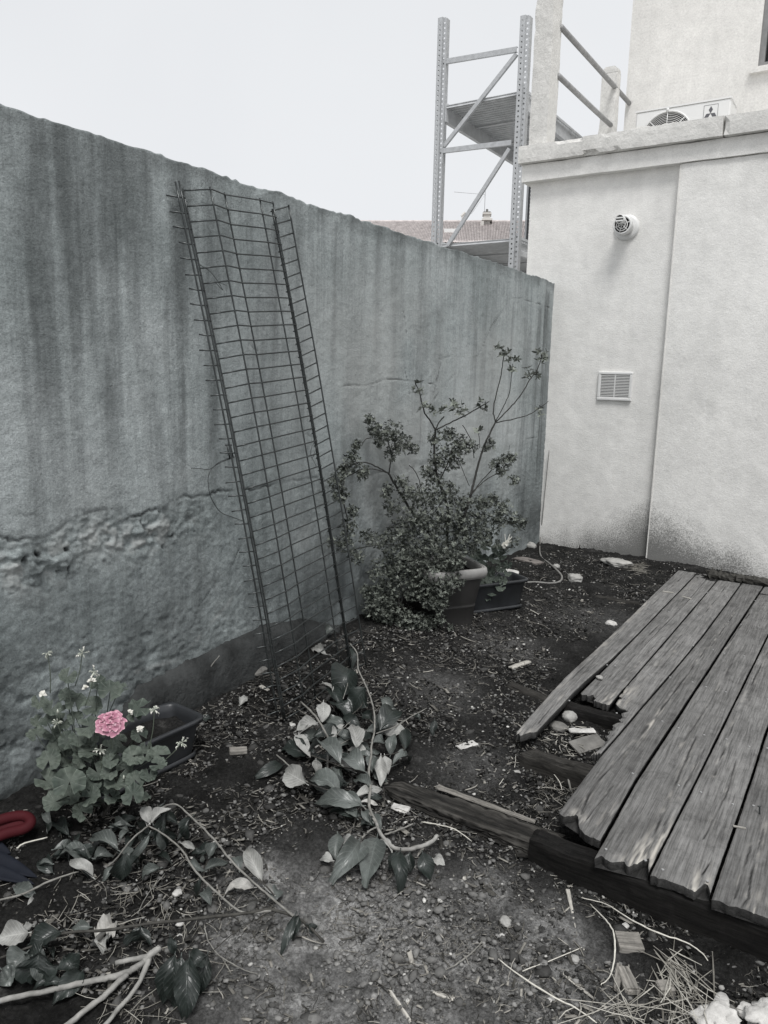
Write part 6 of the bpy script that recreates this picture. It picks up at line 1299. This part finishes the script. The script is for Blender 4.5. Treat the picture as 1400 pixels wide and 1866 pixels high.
# old stem lying at the far end of the deck
def build_old_stem():
    o = hit(1345, 1052, 2, DZ); t = thing('dead_trunk', 'dead knobbly vine trunk lying along the foot of the wall at the deck end', 'log', tuple(o))
    P_ = [hit(1289, 1046, 2, DZ+.03), hit(1320, 1050, 2, DZ+.03), hit(1360, 1056, 2, DZ+.03), hit(1420, 1064, 2, DZ+.03), hit(1520, 1078, 2, DZ+.03)]; P_ = smooth_path(P_, 10); P_ += rng.normal(0, .004, P_.shape)
    MB().tube(P_, [.032, .028, .03, .024], 10, jit=.3).build('trunk', M['stem_dark'], t)
    for p, q in (((1303, 1044), (1298, 1034)), ((1312, 1046), (1316, 1037)), ((1300, 1042), (1288, 1040))):
        MB().tube([hit(*p, 2, DZ+.04), hit(*q, 2, DZ+.07)], [.010, .006], 6, jit=.2).build('stub', M['stem_dark'], t)
build_old_stem()

# garden tool with red handle at the left edge
def build_tool():
    o = G(20, 1530); t = thing('garden_shears', 'garden tool with thick red plastic loop handle and dark blades at the left edge', 'garden tool', tuple(o))
    P_ = smooth_path([G(-90, 1548, .07), G(-40, 1512, .085), (G(8, 1492, .09)), G(42, 1487, .085), G(56, 1497, .08), G(44, 1510, .07), G(5, 1521, .06), G(-40, 1545, .05), G(-90, 1570, .04)], 8)
    MB().tube(P_, [.014, .017, .0165, .017, .014], 14).build('handle', M['red'], t, True)
    web = MB(); a = [P_[i]-np.array([0, 0, .004]) for i in range(4, 34)]; b = [P_[-1-i]-np.array([0, 0, .004]) for i in range(4, 34)]
    web.add(a+b, [(i, i+1, 31+i, 30+i) for i in range(29)]); web.build('grip_web', M['red'], t, True)
    for p0, p1, w in (((-60, 1548), (70, 1600), 30), ((-60, 1575), (64, 1612), 26), ((-40, 1535), (20, 1556), 26)):
        A, B = G(*p0, .05), G(*p1, .012); m_ = MB(); leaf_geo(m_, A, B, w*mpp(A)*1.1, facing(A, .6), .10, .02, 0, 10, 5, (.7, .8)); bb = m_.build('blade', M['boot'], t, True)
        sm = bb.modifiers.new('thickness', 'SOLIDIFY'); sm.thickness = .004
build_tool()

# loose dead leaves
def lone(label, b, tp, w, mt, hb=.01, ht=.02, up=.4, curl=.25, fold=.25, st=None, wave=1.4):
    t = thing('fallen_leaf', label, 'leaf', tuple(G(*b)))
    leaf(t, b, tp, w, mt, hb, ht, up=up, curl=curl, fold=fold, wave=wave)
    if st: stem(t, st[0], .0014, 'stem', 'stalk', st[1])
lone('pale upright leaf standing on a stalk behind the mesh by the plinth', (508, 1178), (524, 1163), 18, 'leafL', .05, .09, st=([(488, 1205), (500, 1190), (508, 1178)], [0, .02, .05]))
lone('curled brown leaf behind the mesh right of the upright leaf', (608, 1147), (588, 1152), 18, 'leafM', .05, .03)
lone('pale dry leaf lying on the soil behind the mesh', (594, 1192), (566, 1180), 18, 'leafL', .01, .015)
lone('small pale curled leaf on the soil left of the mesh foot', (437, 1285), (450, 1268), 16, 'leafL', .01, .03)
lone('dark flat leaf lying just right of the black trough rim', (362, 1312), (388, 1310), 14, 'leafD', .01, .01)
lone('grey shrivelled leaf in the soil under the wilted branch', (30, 1616), (68, 1640), 26, 'leafM', .01, .01)
lone('pale boat shaped seed leaf near the left edge', (50, 1650), (68, 1638), 12, 'leafL', .01, .01)
lone('light dead leaf near the left arm of the forked branch', (40, 1700), (66, 1683), 15, 'leafL', .01, .01)
lone('pale dry leaf under the leaves of the cut branch end', (790, 1565), (812, 1580), 20, 'leafL', .01, .01)
lone('dry leaf scrap on the potting soil of the black trough', (293, 1330), (318, 1322), 12, 'leafL', .08, .085)

# straw heap at lower right, one loose mass
def straws(name, label, cat, n, cx, cy, sx, sy, Lr, rr_, tone, hmax, ang=None, seed=5):
    rr = random.Random(seed); m_ = MB()
    for _ in range(n):
        px, py = rr.gauss(cx, sx), rr.gauss(cy, sy); P0 = G(px, py, rr.uniform(.002, hmax)); a = rr.gauss(*ang) if ang else rr.uniform(0, 6.28); L = rr.uniform(*Lr)
        d = np.array([math.cos(a), math.sin(a), rr.uniform(-.12, .12)]); sd_ = np.array([-math.sin(a), math.cos(a), 0])*rr.uniform(-.1, .1)*L
        m_.tube([P0-d*L/2, P0+sd_, P0+d*L/2], [rr.uniform(*rr_)*.6, rr.uniform(*rr_), rr.uniform(*rr_)*.4], 4, False, rr.uniform(*tone))
    o = G(cx, cy); ob = newobj(name, m_.mesh(name, False, o), M['straw'], None, label, cat, kind='stuff'); ob.location = o
straws('straw', 'tangled heap of dry straw at the lower right corner', 'straw', 44, 1236, 1785, 26, 30, (.06, .17), (.0010, .0026), (.0, .8), .045, (2.1, .55), 5)
straws('dry_grass', 'loose dry grass stalks strewn at the bottom edge', 'straw', 60, 1180, 1835, 70, 22, (.05, .22), (.0008, .0018), (.0, .8), .03, None, 6)
straws('grass_bits', 'thin dry grass scraps near the forked branch', 'straw', 34, 250, 1830, 60, 26, (.04, .13), (.0006, .0013), (.0, .6), .02, None, 8)
straws('weed_tuft', 'dark tuft of dead weeds beside the pale rock at the foot of the far wall', 'weeds', 60, 1165, 1034, 9, 5, (.05, .12), (.001, .0022), (.0, .35), .07, None, 12)
straws('root_litter', 'thin dark roots and scraps strewn over the soil under the wilted branch', 'plant litter', 150, 240, 1660, 120, 60, (.03, .10), (.0007, .0016), (.0, .5), .02, None, 13)
straws('hole_litter', 'scraps of rotten wood and straw inside the hole of the deck', 'plant litter', 60, 1030, 1345, 26, 18, (.02, .07), (.001, .003), (.0, .8), .03, None, 14)
straws('deck_scraps', 'dry scraps of straw in the soil beside the deck hole', 'straw', 40, 1010, 1440, 30, 26, (.02, .08), (.0006, .0014), (.0, .7), .02, None, 9)

# crumbs, pebbles, fibres and flakes by the thousand
import bmesh
def ico(sub):
    bm = bmesh.new(); bmesh.ops.create_icosphere(bm, subdivisions=sub, radius=1); v = np.array([q.co[:] for q in bm.verts]); f = np.array([[q.index for q in t.verts] for t in bm.faces]); bm.free(); return v, f
def spots(n, dens=None):
    out = []
    tot = 0
    while tot < n:
        x = rng.uniform(.07, 2.75, n); y = rng.uniform(1.0, 6.3, n); ok = ~((x > 1.32) & (y > 3.25) | (x > 1.62) & (y > 2.27)); keep = np.ones(n, bool) if dens is None else rng.uniform(0, 1, n) < dens(x, y)
        q = np.stack([x, y], 1)[ok & keep]; out.append(q); tot += len(q)
        if len(out) > 60: break
    return np.concatenate(out)[:n]
def near(x, y): return np.clip(1.25-.20*y, .18, 1)
def scatter(name, tv, tf, n, size, aspect, tone, mat, lift=.2, dens=near, jit=.32, zrot_only=True, label=None):
    P = spots(n, dens); n = len(P); z = gz(P[:, 0], P[:, 1]); s = np.minimum(rng.lognormal(math.log(size), .45, n), size*2.3); asp = np.stack([rng.uniform(*a, n) for a in aspect], 1)
    V_ = tv[None]*(1+rng.uniform(-jit, jit, (n, len(tv), 1)))*(asp*s[:, None])[:, None, :]
    a = rng.uniform(0, 2*math.pi, n); tl = rng.normal(0, .25, n); c, sn = np.cos(tl), np.sin(tl); x, y, zz = V_[..., 0], V_[..., 1], V_[..., 2]
    x, zz = x*c[:, None]-zz*sn[:, None], x*sn[:, None]+zz*c[:, None]; c, sn = np.cos(a), np.sin(a); x, y = x*c[:, None]-y*sn[:, None], x*sn[:, None]+y*c[:, None]
    V_ = np.stack([x+P[:, 0, None], y+P[:, 1, None], zz+(z+.004+lift*s)[:, None]], -1); F = tf[None]+(np.arange(n)*len(tv))[:, None, None]
    tt = tone(rng, n)
    if mat == 'clod':
        D_ = G(670, 1720); tt = np.clip(tt+.45*np.exp(-((P[:, 0]-D_[0])**2+(P[:, 1]-D_[1])**2)/(2*.33**2)), 0, 1)
    tn = np.repeat(tt, len(tv)); me = np_mesh(name, V_.reshape(-1, 3), F.reshape(-1, tf.shape[1]), False, {'tone': tn}); newobj(name, me, M[mat], kind='stuff')
iv, jf = ico(1); iv = iv*(1+.22*np.random.default_rng(4).uniform(-1, 1, (len(iv), 1)))
scatter('soil_crumbs', iv, jf, 26000, .0040, ((.8, 1.3), (.7, 1.1), (.5, .9)), lambda r, n: r.beta(.5, 1.7, n), 'clod')
scatter('gravel', iv, jf, 1700, .0036, ((.8, 1.6), (.7, 1.1), (.4, .8)), lambda r, n: r.beta(1.5, 1.5, n), 'pebble', .25, lambda x, y: np.clip(.55+.4*np.abs(y-3.6)/2.8, .2, 1))
bv_ = np.array([[-1, -.4, 0], [1, -.35, 0], [1.1, .3, .02], [-.9, .4, .0], [-.95, -.4, .16], [.95, -.35, .22], [1.0, .35, .18], [-.9, .38, .2]]); bf = np.array([(0, 3, 2, 1), (4, 5, 6, 7), (0, 1, 5, 4), (2, 3, 7, 6), (0, 4, 7, 3), (1, 2, 6, 5)])
scatter('wood_flakes', bv_, bf, 6500, .0058, ((.6, 1.8), (.3, .9), (.3, .8)), lambda r, n: r.beta(1.0, 2.0, n), 'litter', .25)
def fibre_template(k):
    r = random.Random(k); p = [np.array([0., 0, 0])]; a = 0
    for _ in range(4): a += r.gauss(0, .45); p.append(p[-1]+np.array([math.cos(a), math.sin(a), r.gauss(0, .10)])*.25)
    m__ = MB().tube(p, [.022, .03, .012], 3, False); return np.concatenate(m__.v)-np.mean(p, 0), np.array(m__.f)
for k in range(5):
    fv, ff = fibre_template(k+3); scatter('plant_fibres', fv, ff, 3000, .024, ((.6, 1.5), (.6, 1.2), (.7, 1.1)), lambda r, n: r.beta(.6, 1.5, n), 'litter', .06, jit=.02)

scatter('soil_clods', iv, jf, 2200, .0085, ((.8, 1.4), (.7, 1.1), (.5, .8)), lambda r, n: r.beta(1.0, 4.5, n), 'clod', .05, jit=.38)
lv, lf = fibre_template(40)
scatter('long_litter', lv, lf, 900, .055, ((.6, 1.6), (.5, 1.1), (.6, 1.0)), lambda r, n: r.beta(1.0, 1.3, n), 'litter', .03, lambda x, y: np.clip(1.1-.13*y, .3, 1), jit=.02)
scatter('leaf_scraps', bv_, bf, 900, .010, ((.7, 1.6), (.5, 1.2), (.12, .3)), lambda r, n: r.beta(1.0, 2.2, n), 'litter', .12, jit=.3)

# alike things share a group
GR = {'pebble': 'loose pebbles on the soil', 'stone': 'stones on the soil and in the deck hole', 'rubble_block': 'white rubble at the lower right corner', 'fallen_leaf': 'loose dead leaves on the soil', 'dry_twig': 'thin dry twigs on the soil', 'leaning_stick': 'sticks leaning on the plinth',
      'reed_piece': 'pale splinters at the bottom edge', 'wood_stake': 'split wood pieces below the deck beam', 'bark_strip': 'pale bark strips on the soil', 'twig_piece': 'scraps lying on the deck boards', 'flat_chip': 'thin slivers around the cut branch', 'window_box': 'dark plastic planter troughs'}
for ob in list(SC.objects):
    if ob.parent is None and ob.get('category') and ob.name.split('.')[0] in GR: ob['group'] = GR[ob.name.split('.')[0]]
